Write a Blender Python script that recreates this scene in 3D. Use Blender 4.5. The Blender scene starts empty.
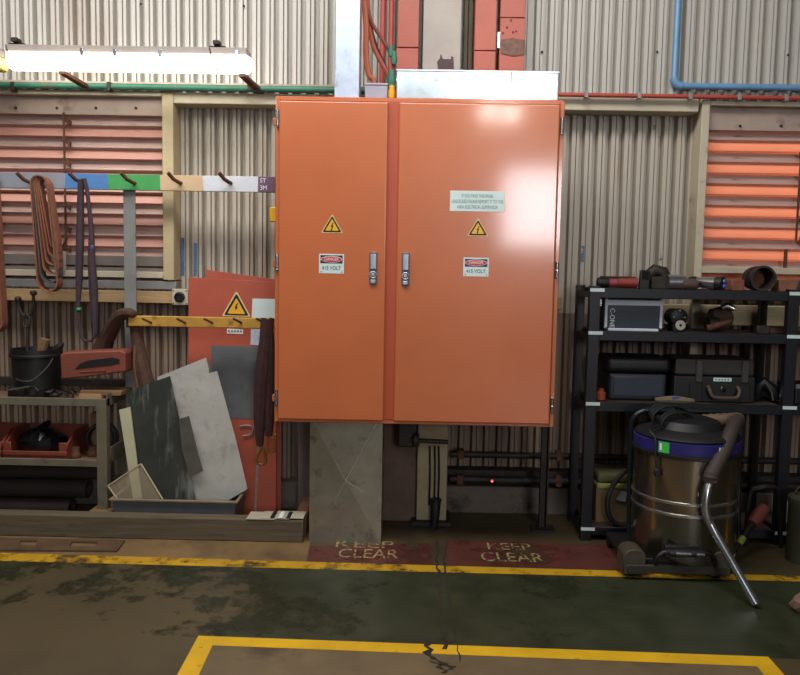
import bpy, bmesh, math, random
from mathutils import Vector, Matrix
random.seed(7)
R_ = math.radians
sc = bpy.context.scene
col = sc.collection

# ---------------------------------------------------------------- camera
EYE = Vector((0, 0, 1.6)); FPX = 765.0
YAW, PITCH, ROLL = R_(-0.75), R_(-4.8), R_(1.05)
fwd = Vector((math.sin(YAW)*math.cos(PITCH), math.cos(YAW)*math.cos(PITCH), math.sin(PITCH)))
rt0 = Vector((math.cos(YAW), -math.sin(YAW), 0)); up0 = rt0.cross(fwd)
rt = rt0*math.cos(ROLL) + up0*math.sin(ROLL); up = rt.cross(fwd)
cam = bpy.data.cameras.new('camera'); camo = bpy.data.objects.new('camera', cam); col.objects.link(camo)
cam.sensor_width = 36; cam.lens = 36*FPX/800; cam.clip_start = .05; cam.clip_end = 200
camo.matrix_world = Matrix(((rt.x, up.x, -fwd.x, EYE.x), (rt.y, up.y, -fwd.y, EYE.y), (rt.z, up.z, -fwd.z, EYE.z), (0, 0, 0, 1)))
sc.camera = camo

# ---------------------------------------------------------------- world and lights
w = bpy.data.worlds.new('sky'); sc.world = w; w.use_nodes = True
bgn = w.node_tree.nodes['Background']; bgn.inputs[0].default_value = (.75, .87, 1, 1); bgn.inputs[1].default_value = 2.6

def area(name, loc, target, sx, sy, power, color):
    l = bpy.data.lights.new(name, 'AREA'); l.shape = 'RECTANGLE'; l.size = sx; l.size_y = sy
    l.energy = power; l.color = color
    o = bpy.data.objects.new(name, l); col.objects.link(o); o.location = loc
    o.rotation_euler = (Vector(target)-Vector(loc)).to_track_quat('-Z', 'Y').to_euler()
    return o
area('added_overhead_light', (-1.1, 2.8, 4.65), (-.9, 4.4, 0), 5, 1.0, 200, (1, .96, .91))  # unseen light hung below the ceiling, added for the top-to-bottom falloff
area('daylight_clerestory', (-.8, -6.8, 6.25), (-.8, 5, 3.8), 8, 2.6, 150, (.86, .94, 1))
area('daylight_doorway', (2.55, -6.8, 2.95), (2.0, 5, 3.4), 1.5, 1.5, 165, (.95, .95, 1))

for k, (x_, z_) in enumerate(((1.38, 4.62), (1.80, 4.60))):      # lit high-bay lamps hanging behind the camera
    l = bpy.data.lights.new('high_bay_lamp', 'POINT'); l.energy = 50; l.shadow_soft_size = .12; l.color = (1, .96, .88)
    o = bpy.data.objects.new('high_bay_lamp', l); col.objects.link(o); o.location = (x_, -6.0, z_)

vs = sc.view_settings
vs.view_transform = 'Standard'; vs.look = 'None'; vs.gamma = 1; vs.use_curve_mapping = False
vs.exposure = 0.0
sc.cycles.use_denoising = True
sc.cycles.max_bounces = 6

# ---------------------------------------------------------------- helpers turning image pixels into metres
def at(u, v, Y):  # image pixel coordinates, placed at a chosen depth
    "metres of the point that falls on image pixel (u, v) when placed at depth Y"
    d = fwd + rt*((u-400)/FPX) + up*((337.5-v)/FPX)
    return EYE + d*(Y/d.y)
def fl(u, v, z=0.0):
    d = fwd + rt*((u-400)/FPX) + up*((337.5-v)/FPX)
    return EYE + d*((z-EYE.z)/d.z)
def rect(u0, v0, u1, v1, Y):
    um, vm = (u0+u1)/2, (v0+v1)/2
    return at(u0, vm, Y).x, at(um, v1, Y).z, at(u1, vm, Y).x, at(um, v0, Y).z    # x0 z0 x1 z1

# ---------------------------------------------------------------- materials
def lin(c):
    return tuple(((x/255)/12.92 if x/255 <= .04045 else ((x/255+.055)/1.055)**2.4) for x in c) + (1,)
MATS = {}
def M(name, rgb, rough=.6, metal=0, var=.12, scale=6, stretch=(1, 1, 1), dirt=None, bump=0, bscale=None, coat=0, spec=.5, trans=0):
    if name in MATS: return MATS[name]
    m = bpy.data.materials.new(name); m.use_nodes = True; MATS[name] = m
    nt = m.node_tree; N = nt.nodes; L = nt.links; b = N['Principled BSDF']
    tc = N.new('ShaderNodeTexCoord'); mp = N.new('ShaderNodeMapping'); mp.inputs['Scale'].default_value = stretch
    L.new(tc.outputs['Object'], mp.inputs[0])
    n = N.new('ShaderNodeTexNoise'); n.inputs['Scale'].default_value = scale; n.inputs['Detail'].default_value = 6; n.inputs['Roughness'].default_value = .6
    L.new(mp.outputs[0], n.inputs['Vector'])
    c = lin(rgb); r = N.new('ShaderNodeValToRGB')
    r.color_ramp.elements[0].position = .3; r.color_ramp.elements[1].position = .72
    r.color_ramp.elements[0].color = tuple(max(0, x*(1-var*1.6)) for x in c[:3])+(1,)
    r.color_ramp.elements[1].color = tuple(min(1, x*(1+var)) for x in c[:3])+(1,)
    L.new(n.outputs['Fac'], r.inputs[0]); out = r.outputs[0]
    if dirt:
        d, amt, ds = dirt[:3]
        n2 = N.new('ShaderNodeTexNoise'); n2.inputs['Scale'].default_value = ds; n2.inputs['Detail'].default_value = 8; n2.inputs['Roughness'].default_value = .65
        if len(dirt) > 3:
            mp2 = N.new('ShaderNodeMapping'); mp2.inputs['Scale'].default_value = dirt[3]; L.new(tc.outputs['Object'], mp2.inputs[0]); L.new(mp2.outputs[0], n2.inputs['Vector'])
        else: L.new(tc.outputs['Object'], n2.inputs['Vector'])
        r2 = N.new('ShaderNodeValToRGB'); p = .72-.4*amt
        r2.color_ramp.elements[0].position = p; r2.color_ramp.elements[1].position = min(1, p+.14)
        L.new(n2.outputs['Fac'], r2.inputs[0])
        mx = N.new('ShaderNodeMix'); mx.data_type = 'RGBA'; L.new(r2.outputs[0], mx.inputs[0]); L.new(out, mx.inputs[6]); mx.inputs[7].default_value = lin(d)
        out = mx.outputs[2]
    L.new(out, b.inputs['Base Color'])
    b.inputs['Roughness'].default_value = rough; b.inputs['Metallic'].default_value = metal
    b.inputs['Specular IOR Level'].default_value = spec
    b.inputs['Coat Weight'].default_value = coat; b.inputs['Coat Roughness'].default_value = .11
    if bump:
        n3 = N.new('ShaderNodeTexNoise'); n3.inputs['Scale'].default_value = bscale or scale*5; n3.inputs['Detail'].default_value = 4
        L.new(mp.outputs[0], n3.inputs['Vector'])
        bp = N.new('ShaderNodeBump'); bp.inputs['Strength'].default_value = bump; bp.inputs['Distance'].default_value = .01
        L.new(n3.outputs['Fac'], bp.inputs['Height']); L.new(bp.outputs[0], b.inputs['Normal'])
    if trans:
        t = N.new('ShaderNodeBsdfTranslucent'); L.new(out, t.inputs[0]); ms = N.new('ShaderNodeMixShader'); ms.inputs[0].default_value = trans
        L.new(b.outputs[0], ms.inputs[1]); L.new(t.outputs[0], ms.inputs[2]); L.new(ms.outputs[0], N['Material Output'].inputs[0])
    return m
def worn(name, rgb, amt, scale, rough=.6, var=.15, slope=None):
    "paint that has worn away in patches"
    m = M(name, rgb, rough, var=var, scale=5); nt = m.node_tree; N = nt.nodes; L = nt.links
    if 'wear' in N: return m
    tc = N.new('ShaderNodeTexCoord'); n = N.new('ShaderNodeTexNoise'); n.name = 'wear'; n.inputs['Scale'].default_value = scale; n.inputs['Detail'].default_value = 9; n.inputs['Roughness'].default_value = .7
    L.new(tc.outputs['Object'], n.inputs['Vector'])
    r = N.new('ShaderNodeValToRGB'); r.color_ramp.elements[0].position = amt-.05; r.color_ramp.elements[1].position = amt+.07
    src = n.outputs['Fac']
    if slope:      # more paint survives towards +x
        sx = N.new('ShaderNodeSeparateXYZ'); L.new(tc.outputs['Object'], sx.inputs[0])
        mr = N.new('ShaderNodeMapRange'); L.new(sx.outputs[0], mr.inputs[0])
        for i, v_ in enumerate(slope): mr.inputs[i+1].default_value = v_
        ad = N.new('ShaderNodeMath'); L.new(src, ad.inputs[0]); L.new(mr.outputs[0], ad.inputs[1]); src = ad.outputs[0]
    L.new(src, r.inputs[0]); L.new(r.outputs[0], N['Principled BSDF'].inputs['Alpha'])
    return m
def emit(name, rgb, strength):
    m = bpy.data.materials.new(name); m.use_nodes = True; b = m.node_tree.nodes['Principled BSDF']
    b.inputs['Base Color'].default_value = lin(rgb); b.inputs['Emission Color'].default_value = lin(rgb); b.inputs['Emission Strength'].default_value = strength
    return m
def clear(name, rgb, alpha, rough=.15):
    m = M(name, rgb, rough, var=.05); m.node_tree.nodes['Principled BSDF'].inputs['Alpha'].default_value = alpha; return m

m_orange = M('cabinet_orange', (194, 106, 62), .34, var=.05, scale=2.2, coat=.9)
m_orange_in = M('cabinet_mullion', (176, 80, 50), .35, var=.05, scale=3, coat=.3)
m_panel = M('panel_orange', (172, 82, 60), .5, var=.07, scale=4, dirt=((140, 64, 48), .38, 3.5))
m_col_or = M('column_orange', (176, 94, 78), .55, var=.06, scale=5, dirt=((150, 92, 78), .3, 5))
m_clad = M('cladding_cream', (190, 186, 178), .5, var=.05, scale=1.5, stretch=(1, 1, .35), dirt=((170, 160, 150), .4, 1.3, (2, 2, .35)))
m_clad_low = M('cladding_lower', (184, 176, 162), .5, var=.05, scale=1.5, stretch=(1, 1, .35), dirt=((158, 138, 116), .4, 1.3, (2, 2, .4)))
m_clad_shaded = M('cladding_lower_shaded', (144, 124, 108), .55, var=.06, scale=1.5, stretch=(1, 1, .35), dirt=((112, 92, 78), .42, 1.3, (2, 2, .4)))  # browner lower tier, with the shade low on the wall put into its colour
m_frame = M('frame_cream', (192, 182, 158), .55, var=.08, scale=4, dirt=((150, 124, 92), .35, 6))
m_wood = M('girt_timber', (176, 146, 104), .75, var=.16, scale=5, stretch=(.6, 4, 7), dirt=((112, 78, 56), .32, 5))
m_plate = M('dull_plate', (170, 150, 138), .6, var=.1, scale=4, dirt=((120, 96, 90), .35, 5))
m_pale = M('louvre_pale', (186, 156, 146), .55, var=.1, scale=3, stretch=(.7, 4, 6), dirt=((120, 78, 70), .4, 4, (1, 3, 10)))
m_lorange = M('louvre_orange', (250, 184, 150), .5, var=.06, scale=3, stretch=(.5, 3, 5), trans=.5)
m_lsalmon = M('louvre_salmon', (206, 150, 134), .5, var=.08, scale=3, stretch=(.5, 3, 5), trans=.1, dirt=((160, 90, 76), .35, 4, (1, 3, 8)))
m_galv = M('galvanised', (224, 232, 236), .16, .85, var=.09, scale=9, dirt=((160, 170, 190), .4, 14), bump=.03, bscale=6)
m_galv2 = M('galvanised_dull', (164, 160, 146), .36, .8, var=.12, scale=7, dirt=((120, 118, 110), .4, 9))
m_gal_bar = M('grey_bar', (142, 142, 140), .5, .3, var=.12, scale=8, dirt=((105, 92, 84), .3, 14))
m_alu = M('aluminium_sheet', (206, 203, 196), .4, .35, var=.14, scale=3, stretch=(1, 1, 1.6), dirt=((168, 164, 156), .45, 7), bump=.06, bscale=3)
m_darksheet = M('dark_sheet', (66, 70, 66), .3, .2, var=.22, scale=4, dirt=((128, 132, 124), .5, 3, (3, 1, .6)))
m_greyplate = M('grey_plate', (118, 120, 122), .4, .5, var=.15, scale=5, dirt=((82, 66, 62), .3, 5, (4, 1, .6)))
m_cream = M('cream_board', (186, 182, 150), .6, var=.08)
m_black = M('black_plastic', (20, 20, 22), .5, var=.2, scale=9, dirt=((46, 42, 38), .25, 8))
m_black2 = M('black_gloss', (18, 19, 22), .25, var=.2)
m_rack = M('rack_black', (12, 15, 22), .45, var=.2, scale=6, dirt=((46, 40, 38), .22, 7))
m_rust = M('rusty_iron', (104, 68, 50), .8, .2, var=.28, scale=18, dirt=((60, 40, 34), .4, 20), bump=.2)
m_iron = M('dark_iron', (58, 52, 48), .6, .5, var=.25, scale=14, dirt=((96, 66, 48), .3, 16))
m_handle = M('handle_silver', (176, 184, 194), .35, .4, var=.1, scale=30)
m_steel = M('bright_steel', (190, 192, 196), .25, .95, var=.1, scale=12)
m_inox = M('drum_stainless', (146, 136, 122), .2, .95, var=.08, scale=3, bump=.015, bscale=5)
m_brass = M('brass', (182, 142, 70), .35, .9, var=.2, scale=14)
m_brown = M('brown_webbing', (134, 84, 62), .85, var=.14, scale=30, bump=.2)
m_grime_web = M('grey_webbing', (80, 74, 70), .9, var=.2, scale=20)
m_purple = M('purple_webbing', (66, 50, 58), .9, var=.2, scale=24, bump=.25)
m_leather = M('brown_leather', (80, 54, 40), .8, var=.25, scale=9, bump=.3, dirt=((58, 38, 32), .35, 6))
m_maroon = M('maroon_cloth', (60, 34, 34), .9, var=.25, scale=16, bump=.3)
m_bench = M('bench_paint', (106, 100, 82), .65, .1, var=.14, scale=7, dirt=((82, 62, 48), .38, 9))
m_bintag = M('bin_red', (118, 54, 40), .5, var=.1, scale=6, dirt=((104, 52, 40), .3, 7))
m_jerry = M('case_red', (126, 66, 52), .55, var=.1, scale=5, dirt=((98, 56, 46), .35, 6))
m_plank = M('timber_plank', (124, 94, 64), .8, var=.2, scale=6, stretch=(.8, 5, 6))
m_kerb = M('kerb_timber', (92, 80, 62), .85, var=.22, scale=5, stretch=(.5, 6, 8), dirt=((64, 54, 44), .38, 4, (1, 3, 6)), bump=.2)
m_yrail = M('yellow_timber', (186, 142, 56), .7, var=.15, scale=8, dirt=((116, 84, 46), .35, 9))
m_tub = M('grey_tub', (92, 94, 96), .5, var=.12, scale=6)
m_green = M('pipe_green', (56, 118, 96), .5, var=.15, scale=7, dirt=((110, 98, 84), .4, 5))
m_redpipe = M('pipe_red', (176, 72, 60), .45, var=.12, scale=6, dirt=((110, 66, 56), .3, 8))
m_blue = M('pipe_blue', (104, 150, 188), .4, var=.08, scale=5)
m_conduit = M('conduit_orange', (178, 94, 66), .6, var=.12, scale=8)
m_white = M('white_label', (226, 232, 228), .5, var=.04)
m_sky_label = M('pale_label', (206, 224, 222), .4, var=.04)
m_yel = M('sign_yellow', (232, 176, 36), .4, var=.08, scale=12)
m_ink = M('ink_black', (22, 20, 20), .6, var=.1)
m_inkb = M('ink_grey', (104, 124, 124), .6, var=.1)
m_sred = M('sign_red', (196, 48, 62), .45, var=.06)
m_cable = M('black_rubber', (20, 19, 20), .6, var=.2)

# ---------------------------------------------------------------- mesh builder
class MB:
    def __init__(s): s.v = []; s.f = []; s.mi = []; s.cur = 0
    def add(s, vs, fs):
        b = len(s.v); s.v += [Vector(p) for p in vs]
        for f in fs: s.f.append([b+i for i in f]); s.mi.append(s.cur)
        return s
    def box(s, x0, y0, z0, x1, y1, z1, m=None):
        p = [(x0, y0, z0), (x1, y0, z0), (x1, y1, z0), (x0, y1, z0), (x0, y0, z1), (x1, y0, z1), (x1, y1, z1), (x0, y1, z1)]
        if m is not None: p = [m @ Vector(q) for q in p]
        return s.add(p, [(0, 3, 2, 1), (4, 5, 6, 7), (0, 1, 5, 4), (1, 2, 6, 5), (2, 3, 7, 6), (3, 0, 4, 7)])
    def slab(s, pts, t):
        "planar outline in space, thickened away from the viewer by t (vector or length)"
        pts = [Vector(p) for p in pts]; n = len(pts)
        nn = Vector((0, 0, 0))
        for i in range(n): nn += (pts[i]-pts[0]).cross(pts[(i+1) % n]-pts[0])
        nn.normalize()
        if nn.y < 0: nn = -nn
        d = t if isinstance(t, Vector) else nn*t
        return s.add(pts+[p+d for p in pts], [list(range(n)), list(range(2*n-1, n-1, -1))]+[(i, (i+1) % n, n+(i+1) % n, n+i) for i in range(n)])
    def tube(s, pts, r, n=8, closed=False, caps=True):
        pts = [Vector(p) for p in pts]; k = len(pts); rs = r if isinstance(r, (list, tuple)) else [r]*k
        T = []
        for i in range(k):
            a = pts[(i-1) % k] if (closed or i > 0) else pts[i]; b = pts[(i+1) % k] if (closed or i < k-1) else pts[i]
            T.append((b-a).normalized())
        ref = Vector((0, 0, 1)) if abs(T[0].z) < .9 else Vector((1, 0, 0))
        u = T[0].cross(ref).normalized(); vs = []
        for i in range(k):
            u = (u - T[i]*u.dot(T[i])).normalized(); w_ = T[i].cross(u)
            for j in range(n):
                a = 2*math.pi*j/n; vs.append(pts[i]+(u*math.cos(a)+w_*math.sin(a))*rs[i])
        fs = []
        for i in range(k if closed else k-1):
            i2 = (i+1) % k
            for j in range(n): fs.append((i*n+j, i*n+(j+1) % n, i2*n+(j+1) % n, i2*n+j))
        if caps and not closed: fs += [list(range(n-1, -1, -1)), list(range((k-1)*n, k*n))]
        return s.add(vs, fs)
    def cyl(s, p0, p1, r, n=14, r2=None): return s.tube([p0, p1], [r, r if r2 is None else r2], n)
    def lathe(s, prof, c, n=28, axis='z', close=True):
        c = Vector(c); vs = []; k = len(prof)
        for r, h in prof:
            for j in range(n):
                a = 2*math.pi*j/n; ca, sa = math.cos(a)*r, math.sin(a)*r
                vs.append(c+(Vector((ca, sa, h)) if axis == 'z' else Vector((ca, h, sa)) if axis == 'y' else Vector((h, ca, sa))))
        fs = [(i*n+j, i*n+(j+1) % n, (i+1)*n+(j+1) % n, (i+1)*n+j) for i in range(k-1) for j in range(n)]
        if close: fs += [list(range(n-1, -1, -1)), list(range((k-1)*n, k*n))]
        return s.add(vs, fs)
    def ribbon(s, pts, side, t, closed=False):
        "flat belt: path with a width vector (or one per point) and a thickness"
        pts = [Vector(p) for p in pts]; k = len(pts); vs = []
        for i in range(k):
            sd = Vector(side[i]) if isinstance(side, list) else Vector(side)
            a = pts[(i-1) % k] if (closed or i > 0) else pts[i]; b = pts[(i+1) % k] if (closed or i < k-1) else pts[i]
            nn = (b-a).cross(sd).normalized()*t/2
            vs += [pts[i]-sd/2-nn, pts[i]+sd/2-nn, pts[i]+sd/2+nn, pts[i]-sd/2+nn]
        fs = []
        for i in range(k if closed else k-1):
            i2 = (i+1) % k
            for j in range(4): fs.append((i*4+j, i*4+(j+1) % 4, i2*4+(j+1) % 4, i2*4+j))
        if not closed: fs += [(3, 2, 1, 0), (k*4-4, k*4-3, k*4-2, k*4-1)]
        return s.add(vs, fs)
    def build(s, name, mat, parent=None, bev=0, smooth=True, seg=1):
        org = Vector((0, 0, 0))
        if parent is not None:
            p = parent
            while p is not None: org += p.location; p = p.parent
        else:
            xs = [q.x for q in s.v]; ys = [q.y for q in s.v]; zs = [q.z for q in s.v]
            org = Vector(((min(xs)+max(xs))/2, (min(ys)+max(ys))/2, min(zs)))
        me = bpy.data.meshes.new(name); me.from_pydata([tuple(q-org) for q in s.v], [], s.f)
        for m in (mat if isinstance(mat, (list, tuple)) else [mat]): me.materials.append(m)
        for p, i in zip(me.polygons, s.mi): p.material_index = i
        bm = bmesh.new(); bm.from_mesh(me)
        bmesh.ops.recalc_face_normals(bm, faces=bm.faces)
        if bev:
            es = [e for e in bm.edges if len(e.link_faces) == 2 and e.calc_face_angle(0) > .6]
            bmesh.ops.bevel(bm, geom=es, offset=bev, segments=seg, affect='EDGES', profile=.5, clamp_overlap=True)
        bm.to_mesh(me); bm.free()
        if smooth:
            for p in me.polygons: p.use_smooth = True
            me.set_sharp_from_angle(angle=R_(38))
        o = bpy.data.objects.new(name, me); col.objects.link(o)
        if bev and smooth:
            wn = o.modifiers.new('even_normals', 'WEIGHTED_NORMAL'); wn.keep_sharp = True; wn.weight = 100
        if parent is not None: o.parent = parent
        else: o.location = org
        return o
def tag(o, label, cat, group=None):
    o['label'] = label; o['category'] = cat
    if group: o['group'] = group
    return o
def thing(name, label, cat, loc, group=None):
    o = bpy.data.objects.new(name, None); col.objects.link(o); o.location = loc; o.empty_display_size = .1
    return tag(o, label, cat, group)
def struct(o, label=None):
    o['kind'] = 'structure'
    if label: o['label'] = label
    return o
def sempty(name, loc, label=None):
    o = bpy.data.objects.new(name, None); col.objects.link(o); o.location = loc; o.empty_display_size = .1
    return struct(o, label)
def plabel(o, label): o['label'] = label; return o
def copyobj(o, parent=None, loc=None):
    c = o.copy(); col.objects.link(c)
    if parent is not None: c.parent = parent
    if loc is not None: c.location = loc
    return c
def text(s, size, loc, parent, mat, name='lettering', plane='wall', sx=1.0, rot=0.0, depth=.0006, align='CENTER', space=1.0, fit=None):
    cu = bpy.data.curves.new('tmp', 'FONT'); cu.body = s; cu.size = size; cu.align_x = align; cu.align_y = 'CENTER'; cu.extrude = depth; cu.space_line = space
    to = bpy.data.objects.new('tmp', cu); col.objects.link(to)
    bpy.context.view_layer.update()
    me = bpy.data.meshes.new_from_object(to.evaluated_get(bpy.context.evaluated_depsgraph_get()))
    bpy.data.objects.remove(to); bpy.data.curves.remove(cu)
    if fit:
        xs = [q.co.x for q in me.vertices]; sx = fit/(max(xs)-min(xs))
    base = Matrix.Rotation(math.pi/2, 4, 'X') if plane == 'wall' else Matrix.Identity(4)
    org = Vector((0, 0, 0)); p = parent
    while p is not None: org += p.location; p = p.parent
    me.transform(Matrix.Translation(Vector(loc)-org) @ base @ Matrix.Rotation(rot, 4, 'Z') @ Matrix.Diagonal((sx, 1, 1, 1)))
    me.materials.clear(); me.materials.append(mat); me.name = name
    o = bpy.data.objects.new(name, me); col.objects.link(o); o.parent = parent
    return o
def arc(c, r, a0, a1, n, ax=Vector((1, 0, 0)), ay=Vector((0, 0, 1))):
    return [Vector(c)+ax*r*math.cos(R_(a0+(a1-a0)*i/n))+ay*r*math.sin(R_(a0+(a1-a0)*i/n)) for i in range(n+1)]
def smoothpath(pts, n=5):
    P = [Vector(p) for p in pts]; out = []
    for i in range(len(P)-1):
        p0, p1, p2, p3 = P[max(i-1, 0)], P[i], P[i+1], P[min(i+2, len(P)-1)]
        for j in range(n):
            t = j/n; out.append(.5*((2*p1)+(p2-p0)*t+(2*p0-5*p1+4*p2-p3)*t*t+(3*p1-p0-3*p2+p3)*t**3))
    return out+[P[-1]]
def rod(us, r, n=8): return MB().tube(us, r, n)

# ================================================================ THE ROOM
YP, YC, YU = 5.00, 5.14, 5.02          # posts and girts, lower cladding, upper cladding
# ---- floor
m_floor = M('floor_concrete', (76, 65, 43), .5, var=.2, scale=1.6, dirt=((54, 44, 32), .5, 1.1), bump=.06, bscale=14)
floor = struct(MB().box(-7, -7, -.2, 6, 5.5, 0).build('floor', m_floor, smooth=False), 'grimy painted concrete workshop floor')
m_gfloor = worn('floor_green', (48, 53, 35), .5, 1.3, .45, .25, (-1.0, 1.0, -.08, .13))
m_rfloor = worn('floor_red', (88, 44, 36), .42, 3.2, .55, .2)
m_yline = worn('floor_yellow', (214, 168, 22), .33, 9, .5, .12)
m_yline2 = worn('floor_yellow_worn', (190, 146, 26), .43, 7, .55, .15)
m_wtext = worn('floor_text', (160, 140, 98), .475, 26, .6, .1)
def paint(name, pts, mat, z, parent=floor):
    return MB().slab([Vector((p[0], p[1], z)) for p in pts], Vector((0, 0, -.0006))).build(name, mat, parent, smooth=False)
fa, fb = fl(0, 553), fl(620, 571); ga, gb = fl(0, 561), fl(620, 577)
ext = lambda a, b, x: (x, a.y+(b.y-a.y)*(x-a.x)/(b.x-a.x))
k0, k1 = fl(198.5, 637), fl(768, 658)
paint('green_walkway', [ext(ga, gb, -6), ext(ga, gb, 5), ext(k0, k1, 5), ext(k0, k1, -6)], m_gfloor, .0008)
paint('tan_strip', [ext(fa, fb, -6), ext(fa, fb, fl(309, 555).x), (fl(309, 540).x, 4.6), (-6, 4.6)], M('tan_concrete', (118, 94, 60), .65, var=.18, scale=3, dirt=((84, 62, 42), .4, 2.5)), .0007)
paint('yellow_line', [ext(fa, fb, -6), ext(fa, fb, 5), ext(ga, gb, 5), ext(ga, gb, -6)], m_yline2, .0016)
c0, c1 = fl(198.5, 636), fl(768, 657); i0, i1 = fl(212.6, 645.5), fl(757, 666.5)
e0, e1 = fl(177.3, 675), fl(784, 675); j0, j1 = fl(199, 675), fl(763.5, 675)
def farther(a, b, y): t = (y-a.y)/(b.y-a.y); return (a.x+(b.x-a.x)*t, y)
paint('yellow_line', [c0, c1, i1, i0], m_yline, .0016)
paint('yellow_line', [c0, i0, farther(i0, j0, 1.2), farther(c0, e0, 1.2)], m_yline, .0022)
paint('yellow_line', [c1, farther(c1, e1, 1.2), farther(i1, j1, 1.2), i1], m_yline, .0022)
paint('bare_patch', [i0, i1, farther(i1, j1, 1.2), farther(i0, j0, 1.2)], M('bare_concrete', (104, 88, 62), .65, var=.2, scale=3, dirt=((76, 62, 44), .45, 2.5)), .0010)
paint('red_patch', [fl(309, 546), fl(432, 543), fl(432, 564), fl(309, 563)], m_rfloor, .0012)
paint('red_patch', [fl(447, 540), fl(612, 545), fl(618, 570), fl(447, 565)], m_rfloor, .0012)
def ftext(s, u0, u1, v0, v1):
    a, b, t, bt = fl(u0, (v0+v1)/2), fl(u1, (v0+v1)/2), fl((u0+u1)/2, v0), fl((u0+u1)/2, v1)
    o = text(s, (t.y-bt.y)/.7, (0, 0, 0), floor, m_wtext, 'floor_lettering', 'floor')
    xs = [q.co.x for q in o.data.vertices]; k = (b.x-a.x)/(max(xs)-min(xs)); cx = (a.x+b.x)/2
    for q in o.data.vertices: q.co = Vector(((q.co.x+floor.location.x)*k+cx, q.co.y+floor.location.y+(t.y+bt.y)/2, .0022+(q.co.z+floor.location.z+.0006)*.2))-floor.location
ftext('CLEAR', 338, 398, 550, 559); ftext('KEEP', 335, 393, 541.5, 548.5)
ftext('CLEAR', 481, 543, 553.5, 562.5); ftext('KEEP', 487, 530, 544, 550.5)
m_crack = M('crack_dirt', (44, 36, 26), .95, var=.3, scale=20)
def crack(us, wd):
    P = [fl(u, v) for u, v in us]; L_, Rr = [], []
    for i in range(len(P)-1):
        for k in range(5):
            p = P[i].lerp(P[i+1], k/5); w_ = wd*random.uniform(.25, 1.2); o_ = random.uniform(-.5, .5)*wd
            L_.append((p.x-w_/2+o_, p.y)); Rr.append((p.x+w_/2+o_, p.y))
    m = MB(); k = len(L_)
    m.add([(x, y, .0030) for x, y in L_]+[(x, y, .0030) for x, y in Rr], [(i, i+1, k+i+1, k+i) for i in range(k-1)])
    return m.build('floor_crack', m_crack, floor, smooth=False)
crack([(439, 541), (437, 560), (438, 580), (440, 600), (443, 630), (446, 655)], .022)
crack([(447, 543), (444, 560), (447, 590), (456, 640), (461, 668)], .012)
crack([(424, 641), (431, 656), (442, 664), (452, 668), (446, 675)], .035)
crack([(432, 661), (447, 672)], .03)

# ---- back wall
wall = sempty('wall_back', (0, YC, 0), 'corrugated cream steel clad workshop wall')
PER = .0862
def sheet(x0, n, z0, z1, yf, mat, name='cladding_sheet'):
    prof = []
    for k in range(n):
        b = x0+k*PER
        prof += [(b, 0), (b+.025, 0), (b+.027, .024), (b+.030, .024), (b+.032, .008), (b+.050, .008), (b+.055, .062), (b+.080, .062)]
    prof.append((x0+n*PER, 0)); k = len(prof)
    m = MB()
    m.add([(x, yf+d, z0) for x, d in prof]+[(x, yf+d, z1) for x, d in prof], [(i, i+1, k+i+1, k+i) for i in range(k-1)])
    m.add([(x, yf+d+.003, z0) for x, d in prof]+[(x, yf+d+.003, z1) for x, d in prof], [(i, k+i, k+i+1, i+1) for i in range(k-1)])
    return m.build(name, mat, wall, smooth=False)
zj = at(300, 91, YU).z; zsillL = at(80, 283, YC).z; zsillR = at(750, 275, YC).z
SW = 9*PER; x = -5*SW
xl, xr = at(168, 190, YC).x, at(702, 190, YC).x
for k in range(-6, 7):
    sheet(k*SW+.16, 9, zj-.01, 8.0, YU+.003*(k % 2), m_clad)
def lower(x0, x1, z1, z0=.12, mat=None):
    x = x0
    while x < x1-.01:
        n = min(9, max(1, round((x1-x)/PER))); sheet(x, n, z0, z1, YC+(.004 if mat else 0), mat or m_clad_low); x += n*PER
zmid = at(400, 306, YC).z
lower(-4.6, xl, zsillL, mat=m_clad_shaded); lower(xl, xr, zmid, mat=m_clad_shaded); lower(xl, xr, zj+.02, zmid-.03); lower(xr, 4.9, zsillR, mat=m_clad_shaded)
def wbox(name, u0, v0, u1, v1, Y, d, mat, bev=.003):
    x0, z0, x1, z1 = rect(u0, v0, u1, v1, Y)
    return MB().box(x0, Y, z0, x1, Y+d, z1).build(name, mat, wall, bev)
# girts and posts
MB().box(-4.6, YU+.07, zj-.09, 4.9, YU+.10, zj+.12).build('flashing', m_plate, wall)
x0, z0, x1, z1 = rect(173, 93, 276, 104, YP); MB().box(x0, YP, z0, at(400, 98, YP).x, YP+.13, z1).build('girt', m_frame, wall, .004)
x0, z0, x1, z1 = rect(558, 97.5, 699, 111, YP); MB().box(at(420, 100, YP).x, YP, z0, x1, YP+.13, z1).build('girt', m_frame, wall, .004)
xlp0, xlp1 = at(163, 190, YP).x, at(174, 190, YP).x
MB().box(xlp0, YP-.01, at(168, 280, YP).z, xlp1, YP+.14, at(168, 90, YP).z).build('post', M('post_tan', (186, 170, 134), .6, var=.1, scale=5, dirt=((140, 120, 100), .35, 5)), wall, .003)
xrp0, xrp1 = at(697.5, 190, YP).x, at(705.5, 190, YP).x
MB().box(xrp0, YP-.01, 1.0, xrp1, YP+.14, at(702, 97, YP).z).build('post', m_frame, wall, .003)
g = at(90, 296, YP)
MB().box(-4.6, YP-.01, at(90, 302, YP).z, at(188, 296, YP).x, YP+.10, at(90, 290, YP).z).build('girt', m_wood, wall, .004)
MB().box(-4.6, YP+.0, at(90, 288, YP).z, at(176, 296, YP).x, YP+.10, at(90, 280, YP).z).build('girt', m_gal_bar, wall, .003)
MB().box(at(187, 303, YC).x, YC-.06, at(230, 303, YC).z, at(560, 300, YC).x, YC-.005, at(230, 291, YC).z).build('girt', m_wood, wall, .003)
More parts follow.
